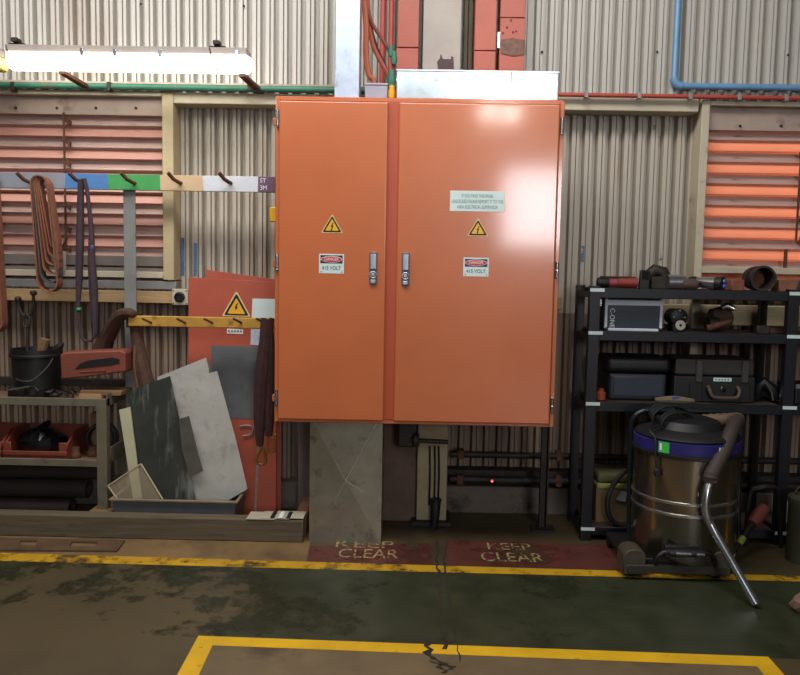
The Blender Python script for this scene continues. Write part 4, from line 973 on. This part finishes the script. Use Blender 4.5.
# --- top of rack
def base(u, Y, k): p = at(u, 290, Y); return Vector((p.x, Y, zq[k]))
b0 = base(622, 4.70, 0)
gd = thing('power_tool', 'red and black hand-held power tool lying on top of the rack', 'tool', b0)
a, c = base(597, 4.68, 0), base(638, 4.68, 0); hh = .035
MB().tube([a+Vector((0, 0, hh)), a+Vector((.04, 0, hh)), a+Vector((.09, 0, hh+.002))], [.03, .032, .028], 12).build('rear_grip', m_black, gd)
MB().tube([a+Vector((.065, -.012, hh)), a+Vector((.115, -.012, hh))], [.027, .027], 12).build('pink_band', M('tool_pink', (150, 60, 70), .5), gd)
MB().tube([a+Vector((.12, 0, hh+.002)), Vector((c.x-.01, 4.68, zq[0]+hh+.002))], [.03, .034], 12).build('motor_body', M('tool_red', (140, 50, 40), .5), gd)
MB().box(a.x+.02, 4.67, zq[0]+.062, c.x-.02, 4.72, zq[0]+.075).build('top_cover', m_iron, gd, .004)
gh = thing('grinder_head', 'dark domed gearbox casting beside the red power tool', 'casting', base(655, 4.74, 0))
p = base(657, 4.74, 0)
MB().tube([(p.x-.075, 4.74, p.z+.03), (p.x-.06, 4.74, p.z+.085), (p.x-.02, 4.74, p.z+.115), (p.x+.025, 4.74, p.z+.105), (p.x+.05, 4.74, p.z+.05), (p.x+.055, 4.74, p.z+.0)], [.03, .035, .04, .042, .045, .04], 12).build('dome', m_iron, gh)
MB().box(p.x-.05, 4.70, p.z, p.x+.05, 4.80, p.z+.08).build('casting_body', m_iron, gh, .012, seg=2)
rd = thing('radio_handset', 'black handset with keypad leaning against the gearbox casting', 'handset', base(644, 4.64, 0))
mm = Matrix.Translation(base(644, 4.64, 0)) @ Matrix.Rotation(R_(8), 4, 'Y') @ Matrix.Rotation(R_(-14), 4, 'X')
MB().box(-.03, 0, 0, .03, .03, .12, mm).build('handset_body', m_black, rd, .004)
MB().box(-.022, -.002, .06, .022, 0, .112, mm).build('screen', m_black2, rd)
for i in range(3):
    for j in range(2): MB().box(-.02+.015*i, -.003, .012+.02*j, -.01+.015*i, 0, .026+.02*j, mm).build('key', m_iron, rd)
def fit(name, prof, c, mat, label, axis='x', cat='fitting', rotz=0, n=20):
    return tag(MB().lathe(prof, c, n, axis).build(name, mat), label, cat)
p = base(675, 4.68, 0); fit('steel_sleeve', [(.02, -.05), (.045, -.05), (.045, .05), (.036, .05), (.036, -.04)], (p.x, 4.68, p.z+.046), m_steel, 'shiny steel sleeve lying on rack top beside the gearbox casting')
tag(MB().lathe([(.025, -.03), (.04, -.03), (.042, .0), (.04, .03), (.03, .03), (.028, -.02)], (base(693, 4.82, 0).x, 4.82, zq[0]+.043), 18, 'y').build('pipe_elbow', m_iron), 'dark round pipe fitting behind the steel sleeve on rack top', 'fitting')
p = base(689, 4.66, 0); tag(MB().lathe([(.034, -.045), (.034, .03), (.028, .045), (.02, .045)], (p.x-.0, 4.66, p.z+.035), 16, 'x').build('cast_block', M('cast_rust', (92, 74, 62), .7, .2, var=.2)), 'dull brown cast block in front of the dark round fitting', 'fitting')
ct = thing('chrome_tube', 'chromed tool tube with dark blue lens ends on rack top', 'tube', base(708, 4.66, 0))
p = base(697, 4.70, 0); q = base(716, 4.62, 0)
MB().tube([p+Vector((0, 0, .05)), q+Vector((0, 0, .042))], [.03, .04], 16).build('tube_body', m_steel, ct)
d_ = (q-p).normalized()
MB().tube([q+Vector((0, 0, .042)), q+Vector((.03, -.03, .042))], [.043, .043], 18).build('lens_ring', m_black, ct)
for s_ in (-.014, .016): MB().lathe([(.014, 0), (.012, -.004), (.004, -.006)], (q.x+.035, 4.588, q.z+.042+s_), 12, 'y').build('lens', M('lens_blue', (70, 84, 150), .15), ct)
p = base(735, 4.68, 0); tag(MB().box(p.x-.04, 4.64, p.z, p.x+.04, 4.73, p.z+.07).build('brick_block', M('rust_block', (128, 76, 58), .85, var=.2, scale=20), bev=.006), 'small rust-brown block between the lens tube and the large ring', 'block')
p = base(760, 4.66, 0)
cp = thing('pipe_coupling', 'large dark ribbed pipe coupling open towards the viewer on the rack', 'coupling', p)
MB().lathe([(.070, .14), (.070, .10), (.075, .10), (.075, .07), (.067, .07), (.067, .03), (.077, .03), (.077, 0), (.064, 0), (.060, .13)], (p.x, 4.62, p.z+.078), 28, 'y', close=False).build('coupling_ring', m_iron, cp)
MB().lathe([(.062, .12), (.062, .125)], (p.x, 4.62, p.z+.078), 24, 'y').build('end_disc', m_rust, cp)
p = base(785, 4.68, 0); o = thing('timber_chock', 'rusty timber chock with bracket on the rack top at right', 'chock', p)
MB().box(p.x-.06, 4.63, p.z, p.x+.07, 4.74, p.z+.075).build('chock_body', M('chock_wood', (132, 90, 68), .85, var=.2, scale=12), o, .005)
MB().tube([(p.x+.05, 4.62, p.z+.01), (p.x+.06, 4.615, p.z+.06), (p.x+.1, 4.63, p.z+.08)], .012, 7).build('bracket_arm', m_iron, o)
p = base(735, 4.9, 0); tag(MB().box(p.x-.14, 4.86, p.z, p.x+.03, 4.92, p.z+.05).build('timber_batten', m_plank, bev=.004), 'flat timber batten lying at the rear of rack top', 'wood')
# --- second shelf: aluminium flight case
x0, z0, x1, z1 = rect(605, 294.5, 663, 328.5, 4.64); z0 = zq[1]
ac = thing('flight_case', 'black case with aluminium edges and white lettering on second shelf', 'case', ((x0+x1)/2, 4.76, z0))
MB().box(x0+.004, 4.644, z0+.003, x1-.004, 4.92, z1-.003).build('case_body', M('case_navy', (34, 46, 56), .45, var=.1), ac)
e = .017; zl_ = z0+(z1-z0)*.70
for nm, bx in (('edge_profile', (x0+.02, 4.64, z1-e, x1-.02, 4.66, z1)), ('edge_profile', (x0+.02, 4.64, z0, x1-.02, 4.66, z0+e)), ('edge_profile', (x0, 4.64, z0+.014, x0+e, 4.66, z1-.014)), ('edge_profile', (x1-e, 4.64, z0+.014, x1, 4.66, z1-.014)), ('lid_profile', (x0+.01, 4.639, zl_, x1-.01, 4.66, zl_+.032)), ('edge_profile', (x0, 4.66, z1-e, x0+e, 4.90, z1)), ('edge_profile', (x1-e, 4.66, z1-e, x1, 4.90, z1))):
    MB().box(*bx).build(nm, M('case_alu', (206, 214, 226), .5, 0, var=.06), ac, .003)
for cx in (x0, x1-.026):
    for cz in (z0, z1-.026): MB().box(cx, 4.6385, cz, cx+.026, 4.668, cz+.026).build('corner_cap', m_black, ac, .008, seg=2)
text('C-ONE', .04, (x0+.045, 4.6435, (z0+zl_)/2), ac, m_white, rot=R_(-90), sx=.95)
MB().box(x0-.02, 4.70, zl_-.01, x0, 4.75, zl_+.05).build('catch', m_steel, ac, .003)
# round meter
p = at(679, 318, 4.66)
rm = thing('cable_reel_motor', 'small dark round motor with pale disc face on second shelf', 'motor', (p.x, 4.70, zq[1]))
MB().lathe([(.04, .14), (.05, .13), (.05, .03), (.052, .02), (.052, 0), (.04, -.006)], (p.x, 4.66, zq[1]+.09), 24, 'y').build('motor_body', m_black, rm)
MB().box(p.x-.035, 4.66, zq[1], p.x+.035, 4.76, zq[1]+.05).build('foot', m_black, rm, .006)
MB().lathe([(.03, 0), (.03, -.012), (.02, -.014)], (p.x+.004, 4.65, zq[1]+.042), 20, 'y').build('disc_face', M('disc_pale', (176, 172, 160), .5), rm)
MB().lathe([(.009, -.014), (.007, -.017)], (p.x+.004, 4.65, zq[1]+.042), 10, 'y').build('disc_hub', m_iron, rm)
for a in (200, 90, -20): MB().lathe([(.006, -.006), (.005, -.009)], (p.x+.035*math.cos(R_(a)), 4.66, zq[1]+.1+.03*math.sin(R_(a))), 8, 'y').build('bolt', m_steel, rm)
# pump
p = at(721, 318, 4.68)
pu = thing('pump', 'grubby brown pump body with chrome nozzle on second shelf', 'pump', (p.x, 4.72, zq[1]))
MB().lathe([(.03, -.06), (.06, -.05), (.075, 0), (.07, .05), (.05, .07), (.03, .08)], (p.x+.01, 4.74, zq[1]+.082), 20, 'x').build('pump_body', m_leather, pu)
MB().lathe([(.045, .06), (.05, .1), (.045, .12)], (p.x-.13, 4.70, zq[1]+.05), 16, 'x').build('inlet', m_iron, pu)
MB().tube([(p.x-.09, 4.66, zq[1]+.025), (p.x-.02, 4.65, zq[1]+.05), (p.x+.05, 4.65, zq[1]+.075)], [.022, .018, .014], 9).build('lever', m_rust, pu)
MB().tube([(p.x+.0, 4.68, zq[1]+.15), (p.x+.03, 4.67, zq[1]+.165), (p.x+.07, 4.66, zq[1]+.145)], [.018, .02, .016], 10).build('nozzle', m_steel, pu)
p = at(762, 327, 4.66); tag(MB().box(p.x-.045, 4.62, zq[1], p.x+.03, 4.72, zq[1]+.05).build('terminal_block', m_iron, bev=.005), 'small dark metal block near the right rack post on second shelf', 'block')
p = at(778, 327, 4.70); tag(MB().box(p.x-.06, 4.68, zq[1], p.x+.06, 4.78, zq[1]+.035).build('steel_offcut', m_rust, bev=.004), 'flat rusty offcut against the right post on second shelf', 'offcut')
# --- third shelf: tool boxes
x0, z0, x1, z1 = rect(606, 357, 671, 402, 4.64); z0 = zq[2]
tbx = thing('tool_box', 'dark blue-black plastic tool box with rounded lid on third shelf', 'tool box', ((x0+x1)/2, 4.76, z0))
zl_ = z0+(z1-z0)*.62
MB().box(x0+.02, 4.645, z0, x1-.02, 4.90, zl_).build('box_body', M('box_navy', (30, 34, 42), .45, var=.1), tbx, .02, seg=3)
MB().box(x0, 4.635, zl_+.002, x1, 4.91, z1).build('lid', m_black, tbx, .035, seg=4)
MB().box(x0+.05, 4.640, z0+.03, x1-.05, 4.6445, zl_-.02).build('front_panel', M('box_panel', (44, 52, 64), .4, var=.1), tbx, .003)
x0, z0, x1, z1 = rect(674, 359, 756, 402, 4.63); z0 = zq[2]
pk = thing('equipment_case', 'black rugged equipment case with white label and carry handle', 'case', ((x0+x1)/2, 4.76, z0))
zl_ = z0+(z1-z0)*.60; wd = x1-x0
MB().box(x0, 4.63, z0, x1, 4.92, zl_).build('case_body', m_black, pk, .012, seg=2)
MB().box(x0+.005, 4.636, zl_+.003, x1-.005, 4.915, z1).build('lid', M('case_lid', (52, 48, 44), .55, var=.15), pk, .02, seg=2)
for f in (.30, .86): MB().box(x0+wd*f-.02, 4.617, zl_-.035, x0+wd*f+.02, 4.64, z1-.012).build('latch', M('latch_grey', (60, 56, 54), .5), pk, .004)
for f in (.2, .36, .8, .94): MB().box(x0+wd*f-.006, 4.622, z0+.012, x0+wd*f+.006, 4.634, zl_-.04).build('rib', m_black, pk, .002)
MB().box(x0+wd*.48, 4.6275, zl_-.028, x0+wd*.70, 4.6298, zl_-.006).build('name_label', m_sky_label, pk)
for k in range(5): MB().box(x0+wd*(.50+.038*k), 4.6268, zl_-.022, x0+wd*(.52+.038*k), 4.6274, zl_-.013).build('printed_mark', m_inkb, pk)
hx0, hx1 = x0+wd*.42, x0+wd*.78; hz = z0+.05
MB().tube(smoothpath([(hx0, 4.63, hz+.05), (hx0, 4.60, hz+.03), (hx0+.01, 4.59, hz), (hx0+.04, 4.585, hz-.012), (hx1-.04, 4.585, hz-.012), (hx1-.01, 4.59, hz), (hx1, 4.60, hz+.03), (hx1, 4.63, hz+.05)], 3), .011, 8).build('carry_handle', M('handle_brown', (78, 62, 50), .6), pk)
MB().lathe([(.018, 0), (.018, -.008), (.01, -.01)], ((hx0+hx1)/2, 4.63, hz+.035), 14, 'y').build('lock_button', m_black2, pk)
p = at(766, 397, 4.70)
sp = thing('welding_mask', 'dark curved mask standing beside the equipment case on third shelf', 'mask', (p.x, 4.72, zq[2]))
MB().tube([(p.x-.05, 4.72, zq[2]+.02), (p.x-.045, 4.71, zq[2]+.09), (p.x-.02, 4.70, zq[2]+.125), (p.x+.03, 4.69, zq[2]+.08), (p.x+.05, 4.68, zq[2]+.02)], [.02, .035, .034, .036, .02], 12).build('shell', m_black, sp)
MB().tube([(p.x-.02, 4.66, zq[2]+.115), (p.x+.01, 4.65, zq[2]+.07), (p.x+.02, 4.65, zq[2]+.02)], .005, 6).build('trim_strip', m_steel, sp)
p = at(601, 391, 4.62); tag(MB().lathe([(.02, 0), (.03, .01), (.03, .05), (.018, .06), (.018, .075), (.0, .075)], (p.x, 4.62, zq[2]), 14).build('paint_pot', M('pot_orange', (150, 66, 36), .5)), 'small orange pot beside the left rack post on third shelf', 'pot')
p = at(658, 404, 4.60); o = thing('work_glove', 'grey work gloves draped at the front edge of third shelf', 'gloves', (p.x, 4.60, zq[2]))
MB().tube(smoothpath([(p.x-.02, 4.60, zq[2]+.016), (p.x+.08, 4.585, zq[2]+.022), (p.x+.16, 4.58, zq[2]+.018), (p.x+.21, 4.585, zq[2]+.014)], 3), [.014, .018, .022, .024, .024, .022, .02, .018, .016, .01], 9).build('glove_palm', M('glove_grey', (112, 98, 78), .9, var=.2), o)
MB().box(p.x+.07, 4.562, zq[2]+.012, p.x+.12, 4.585, zq[2]+.042).build('blue_cuff', M('glove_blue', (56, 70, 140), .8), o, .008, seg=2)
p = at(797, 392, 4.66); o = thing('tool_box', 'black tool box partly cut by the right photo edge', 'tool box', (p.x+.1, 4.7, zq[2]))
MB().box(p.x-.03, 4.62, zq[2], p.x+.3, 4.85, zq[2]+.12).build('box_body', m_black, o, .012, seg=2); MB().box(p.x-.032, 4.615, zq[2]+.10, p.x+.30, 4.62, zq[2]+.125).build('lid_strip', m_gal_bar, o)
# --- bottom shelf
x0, z0, x1, z1 = rect(596, 474, 640, 527, 4.66)
cb = thing('cardboard_carton', 'dusty cardboard carton with green folded cloth on the bottom shelf', 'carton', ((x0+x1)/2, 4.78, zq[3]))
MB().box(x0, 4.66, zq[3], x1, 4.92, z1-.07).build('carton_body', M('carton', (112, 92, 62), .85, var=.15), cb, .003)
MB().box(x0+.003, 4.654, z1-.095, x1-.005, 4.92, z1-.062).build('folded_edge', M('cloth_lime', (150, 152, 84), .9, var=.15), cb, .01, seg=2)
MB().box(x0+.006, 4.66, z1-.062, x1-.01, 4.92, z1).build('folded_cloth', M('cloth_green', (92, 92, 58), .9, var=.2), cb, .02, seg=3)
P = [at(626, 470, 4.62), at(615, 482, 4.60), at(608, 497, 4.58), at(608, 512, 4.58), at(615, 523, 4.58), at(628, 527, 4.58)]
cable('hose', P, .016, m_cable, 'dark hose bowing down in front of the cardboard carton', 'hose')
p = at(621, 497, 4.645); tag(MB().slab([(p.x-.03, 4.645, p.z-.02), (p.x+.03, 4.645, p.z-.03), (p.x+.035, 4.645, p.z+.03), (p.x, 4.645, p.z+.04)], .004).build('paper_scrap', M('scrap_grey', (140, 146, 156), .8)), 'pale paper scrap behind the dark hose', 'paper')
# things on the floor beside the vacuum
o = thing('strap_light', 'orange hand lamp with green-striped dark pole on floor behind the vacuum', 'lamp', fl(745, 540))
a, c = at(757, 518, 4.40), at(731, 545, 4.18)
MB().tube([at(764, 508, 4.44), at(758, 516, 4.40), at(752, 524, 4.36)], [.035, .04, .03], 12).build('lamp_head', M('lamp_orange', (104, 50, 40), .6), o)
MB().tube([at(752, 524, 4.36), Vector((at(726, 549, 4.16).x, 4.16, .02))], [.018, .018], 10).build('pole', m_black, o)
for f in (.35, .75):
    s_ = at(752, 524, 4.36).lerp(Vector((at(726, 549, 4.16).x, 4.16, .02)), f); e_ = at(752, 524, 4.36).lerp(Vector((at(726, 549, 4.16).x, 4.16, .02)), f+.16)
    MB().tube([s_, e_], .0195, 10).build('green_stripe', M('stripe_lime', (130, 140, 62), .5), o)
P = [at(735, 500, 4.45), at(738, 512, 4.42), at(733, 485, 4.45)]
cable('hose', [Vector((at(748, 500, 4.5).x, 4.5, .02)), at(750, 495, 4.48), at(760, 488, 4.46), at(770, 487, 4.46), at(778, 494, 4.48), Vector((at(782, 520, 4.5).x, 4.5, .02))], .014, m_cable, 'dark hose arching on the floor behind the orange lamp', 'hose')
o = thing('spray_gun', 'small red spray gun hung with dark hose behind the vacuum wand', 'tool', Vector((at(732, 520, 4.42).x, 4.42, .02)))
MB().tube([at(726, 501, 4.40), at(731, 500, 4.40), at(737, 497, 4.40)], [.018, .02, .014], 8).build('gun_body', M('gun_red', (140, 56, 46), .6), o)
MB().tube([at(731, 501, 4.40), at(734, 512, 4.41), Vector((at(736, 522, 4.42).x, 4.42, .02))], [.014, .013, .012], 8).build('gun_grip', M('gun_red2', (120, 50, 44), .6), o)
MB().tube([at(728, 484, 4.42), at(731, 492, 4.41), at(735, 497, 4.40)], .005, 6).build('gun_hook', m_steel, o)
p = at(787, 506, 4.75); o = thing('spray_bottle', 'slim white bottle standing on the bottom rack shelf at far right', 'bottle', (p.x, 4.75, zq[3]))
MB().lathe([(.028, 0), (.032, .01), (.032, .14), (.015, .17), (.013, .175)], (p.x, 4.75, zq[3]), 16).build('bottle_body', M('bottle_white', (150, 152, 150), .5), o); MB().lathe([(.014, .175), (.016, .178), (.016, .20), (.012, .203)], (p.x, 4.75, zq[3]), 14).build('cap', m_black, o)
p = fl(797, 520); o = thing('green_canister', 'dusty green canister cut by the right photo edge', 'canister', (at(808, 500, 4.3).x, 4.3, 0))
MB().lathe([(.10, 0), (.10, .33), (.105, .34), (.105, .37), (.09, .38), (.03, .40)], (at(808, 500, 4.3).x, 4.3, 0), 24).build('canister_body', M('canister_olive', (48, 50, 34), .7, var=.15), o)
MB().tube(arc((at(808, 500, 4.3).x, 4.3, .37), .08, 20, 160, 8), .006, 6).build('bail', m_iron, o)
p = fl(800, 612); o = thing('paper_litter', 'crumpled pinkish paper litter on the floor at right photo edge', 'litter', (p.x, p.y, 0))
random.seed(11)
def crumple(c, r, mat, nm):
    bm_ = MB(); n = 9; vs_ = []
    for i in range(4):
        for j in range(n):
            a = 2*math.pi*j/n; rr = r*(.6, 1, .9, .4)[i]*random.uniform(.75, 1.2); vs_.append((c.x+math.cos(a)*rr, c.y+math.sin(a)*rr, max(.001, c.z+r*(.0, .45, 1.0, 1.4)[i]*random.uniform(.8, 1.15)) if i else .001))
    bm_.add(vs_, [(i*n+j, i*n+(j+1) % n, (i+1)*n+(j+1) % n, (i+1)*n+j) for i in range(3) for j in range(n)]+[list(range(n)), list(range(3*n, 4*n))])
    bm_.build(nm, mat, o, smooth=False)
crumple(Vector((p.x+.02, p.y, 0)), .06, M('litter_pink', (128, 98, 84), .8, var=.15), 'crumpled_paper'); crumple(Vector((p.x+.05, p.y-.1, 0)), .06, M('litter_brown', (92, 58, 46), .8, var=.2), 'crumpled_rag')

# ================================================================ RIGHT: INDUSTRIAL VACUUM
VY = 4.22
vc = at(683.5, 500, VY); vx = vc.x; rV = (at(734, 500, VY).x-at(633, 500, VY).x)/2
zA = .085; zB = at(683, 462, VY-rV).z; zC = at(683, 445, VY-rV).z
vac = thing('industrial_vacuum', 'stainless steel drum vacuum cleaner on a black trolley by the rack', 'vacuum cleaner', (vx, VY, 0))
MB().lathe([(rV*.95, zA), (rV*.985, zA+.03), (rV*.985, zB)], (vx, VY, 0), 48).build('drum', m_inox, vac)
for v in (498, 510):
    zb_ = at(683, v+8, VY-rV).z
    MB().lathe([(rV*.985, zb_-.01), (rV*1.005, zb_-.006), (rV*1.005, zb_+.006), (rV*.985, zb_+.01)], (vx, VY, 0), 48, close=False).build('drum_band', m_steel, vac)
MB().lathe([(rV*.97, zB), (rV*1.03, zB+.004), (rV*1.03, zB+.022), (rV*.99, zB+.028)], (vx, VY, 0), 48).build('clamp_ring', m_black, vac)
MB().lathe([(rV*1.0, zB+.028), (rV*1.01, zC-.005), (rV*.96, zC)], (vx, VY, 0), 48).build('blue_collar', M('vac_blue', (44, 40, 108), .35, var=.08), vac)
MB().lathe([(rV*.97, zC), (rV*.99, zC+.01), (rV*.95, zC+.02), (rV*.66, zC+.045), (rV*.58, zC+.085), (rV*.4, zC+.10), (.02, zC+.102)], (vx, VY, 0), 40).build('motor_head', m_black, vac)
def onring(a, z, r): return Vector((vx+math.sin(R_(a))*r, VY-math.cos(R_(a))*r, z))
def curved_label(a0, a1, z0, z1, r, mat, nm):
    m = MB(); n = 5; vs_ = []
    for i in range(n+1):
        a = a0+(a1-a0)*i/n; vs_ += [onring(a, z0, r), onring(a, z1, r), onring(a, z0, r-.004), onring(a, z1, r-.004)]
    fs = []
    for i in range(n): p = i*4; q = p+4; fs += [(p, q, q+1, p+1), (p+2, p+3, q+3, q+2), (p+1, q+1, q+3, p+3), (p, p+2, q+2, q)]
    m.add(vs_, fs); return m.build(nm, mat, vac)
curved_label(-49, -37, zB+.03, zC-.003, rV*1.0165, M('vac_green', (70, 190, 80), .4), 'brand_label'); curved_label(-47.5, -45, zB+.042, zC-.012, rV*1.021, m_white, 'label_print')
curved_label(14, 16, zB+.035, zC-.012, rV*1.0165, m_white, 'white_mark'); curved_label(17.5, 19.5, zB+.035, zC-.012, rV*1.0165, m_white, 'white_mark')
# trolley
fx0, fx1 = fl(622.5, 580).x, fl(736, 588).x; yf = VY-rV+.015
for xa, xb in ((fx0, fx0+.12), (fx1-.11, fx1)):
    xm = (xa+xb)/2; hw = (xb-xa)/2
    pts = [(xa, yf, .03), (xb, yf, .03)]+[(xm+hw*math.cos(R_(a)), yf, .13+hw*.65*math.sin(R_(a))) for a in (0, 30, 60, 90, 120, 150, 180)]
    MB().slab(pts, Vector((0, .13, 0))).build('wheel_guard', M('guard_tan', (70, 62, 48), .6, var=.18, scale=10, dirt=((52, 46, 38), .35, 9)), vac, .006)
    for yy in (yf+.065, VY+rV-.05):
        MB().lathe([(.03, -.016), (.04, -.012), (.04, .012), (.03, .016)], (xm, yy, .04), 20, 'x').build('wheel', m_cable, vac)
MB().box(fx0+.02, yf-.005, .04, fx1-.02, yf+.02, .085).build('front_bar', M('guard_dark', (52, 46, 36), .6, var=.2), vac, .004)
MB().box(fx0+.04, yf+.1, .05, fx1-.04, VY+rV-.02, .083).build('trolley_deck', m_black, vac, .004)
for s in (fx0+.06, fx1-.08): MB().box(s, VY+rV-.1, .03, s+.03, VY+rV-.02, .08).build('rear_caster_arm', m_iron, vac)
zl_ = at(682, 549, yf+.02).z
lx0, lx1 = at(664, 548, yf).x, at(698, 548, yf).x
MB().box(lx0, VY-rV-.006, zl_-.03, lx1, VY-rV+.03, zl_+.03).build('latch_plate', m_black, vac, .003)
MB().cyl((lx0+.02, VY-rV-.02, zl_-.004), (lx1+.02, VY-rV-.02, zl_-.008), .010, 8).build('latch_bar', m_steel, vac)
for s in (.2, .8): MB().lathe([(.016, -.012), (.018, 0), (.016, .012)], (lx0+(lx1-lx0)*s, VY-rV-.02, zl_-.005), 12, 'x').build('latch_roller', m_iron, vac)
o0, o1 = at(655, 570, yf).x, at(714, 570, yf).x; zt0 = at(682, 551, yf).z
MB().tube(smoothpath([(o0, yf+.0, .09), (o0+.005, yf-.01, .13), (o0+.05, yf-.015, zt0), ((o0+o1)/2, yf-.018, zt0+.004), (o1-.05, yf-.015, zt0), (o1-.005, yf-.01, .13), (o1, yf, .09)], 4), .011, 8).build('foot_lever', m_black, vac)
# handle frame
hY = VY+rV-.005; hx0, hx1 = at(631, 440, hY).x, at(740, 440, hY).x; hz = at(690, 411, hY).z
fr = [(hx0, hY-.05, .075), (hx0, hY, .5), (hx0, hY, hz-.09)]+[tuple(v_) for v_ in arc((hx0+.09, hY, hz-.09), .09, 170, 90, 5)]+[tuple(v_) for v_ in arc((hx1-.07, hY, hz-.07), .07, 90, 10, 5)]+[(hx1, hY, hz-.12), (hx1, hY, .5), (hx1, hY-.05, .06)]
MB().tube(fr, .017, 10).build('handle_frame', M('frame_gloss', (34, 37, 42), .25, .2, var=.1), vac)
# cable coil hung on the handle
cc = thing('extension_lead', 'black power cord looped over the left of the vacuum handle', 'lead', at(634, 445, VY))
for k in range(5):
    c = Vector((hx0+.10+.012*k, VY+.02-.025*k, zC+.115-.010*k)); rr = .085+.012*(k % 3)
    MB().tube([Vector((c.x+math.cos(a*math.pi/8)*rr, c.y+math.cos(a*math.pi/8)*.02, c.z+math.sin(a*math.pi/8)*rr*.62)) for a in range(16)], .0075, 6, closed=True).build('cord_loop', m_cable, cc)
P = [Vector((hx0+.12, VY-.05, zC+.08)), onring(-62, zC+.05, rV*.98), onring(-52, zC+.01, rV*1.05), onring(-50, zB-.0, rV*1.07), onring(-48, zB-.06, rV*1.05)]
MB().tube(smoothpath(P), .006, 6).build('cord_tail', m_cable, cc)
MB().box(P[-1].x-.016, P[-1].y-.012, P[-1].z-.04, P[-1].x+.016, P[-1].y+.012, P[-1].z).build('plug', m_cable, cc, .005)
# hose and wand
wn = thing('vacuum_wand', 'bent chrome vacuum wand with dark ribbed hose leaning on the drum', 'wand', fl(757, 605))
tip = fl(756, 604.5, .02)
W = [at(711, 477, 3.91), at(707, 492, 3.885), at(705.5, 505, 3.875), at(707, 516, 3.87), at(713, 529, 3.86), tip.lerp(at(713, 529, 3.86), .5), tip]
MB().tube(smoothpath(W, 4), .021, 12).build('chrome_tube', m_steel, wn)
H = [at(738, 420, 4.24), at(733, 428, 4.10), at(724, 450, 3.98), at(712, 474, 3.91), at(711, 479, 3.905)]
hp_ = smoothpath(H, 8); MB().tube(hp_, [.036+.004*(i % 2) for i in range(len(hp_))], 12).build('ribbed_hose', M('hose_brown', (58, 48, 42), .7, var=.15), wn)
MB().lathe([(.03, -.02), (.032, 0), (.026, .02)], at(711, 478, 3.905), 14).build('cuff', m_galv, wn)
P = [at(735, 418, 4.38), at(715, 418, 4.50), at(690, 428, 4.58), at(660, 424, 4.55), at(645, 432, 4.50)]
H2 = [at(738, 420, 4.24), at(730, 420, 4.34), at(708, 421, 4.40), at(685, 424, 4.42), at(660, 429, 4.40), at(648, 437, 4.34)]
hp_ = smoothpath(H2, 7); MB().tube(hp_, [.038+.004*(i % 2) for i in range(len(hp_))], 12).build('ribbed_hose', M('hose_tan', (104, 84, 62), .7, var=.15), wn)
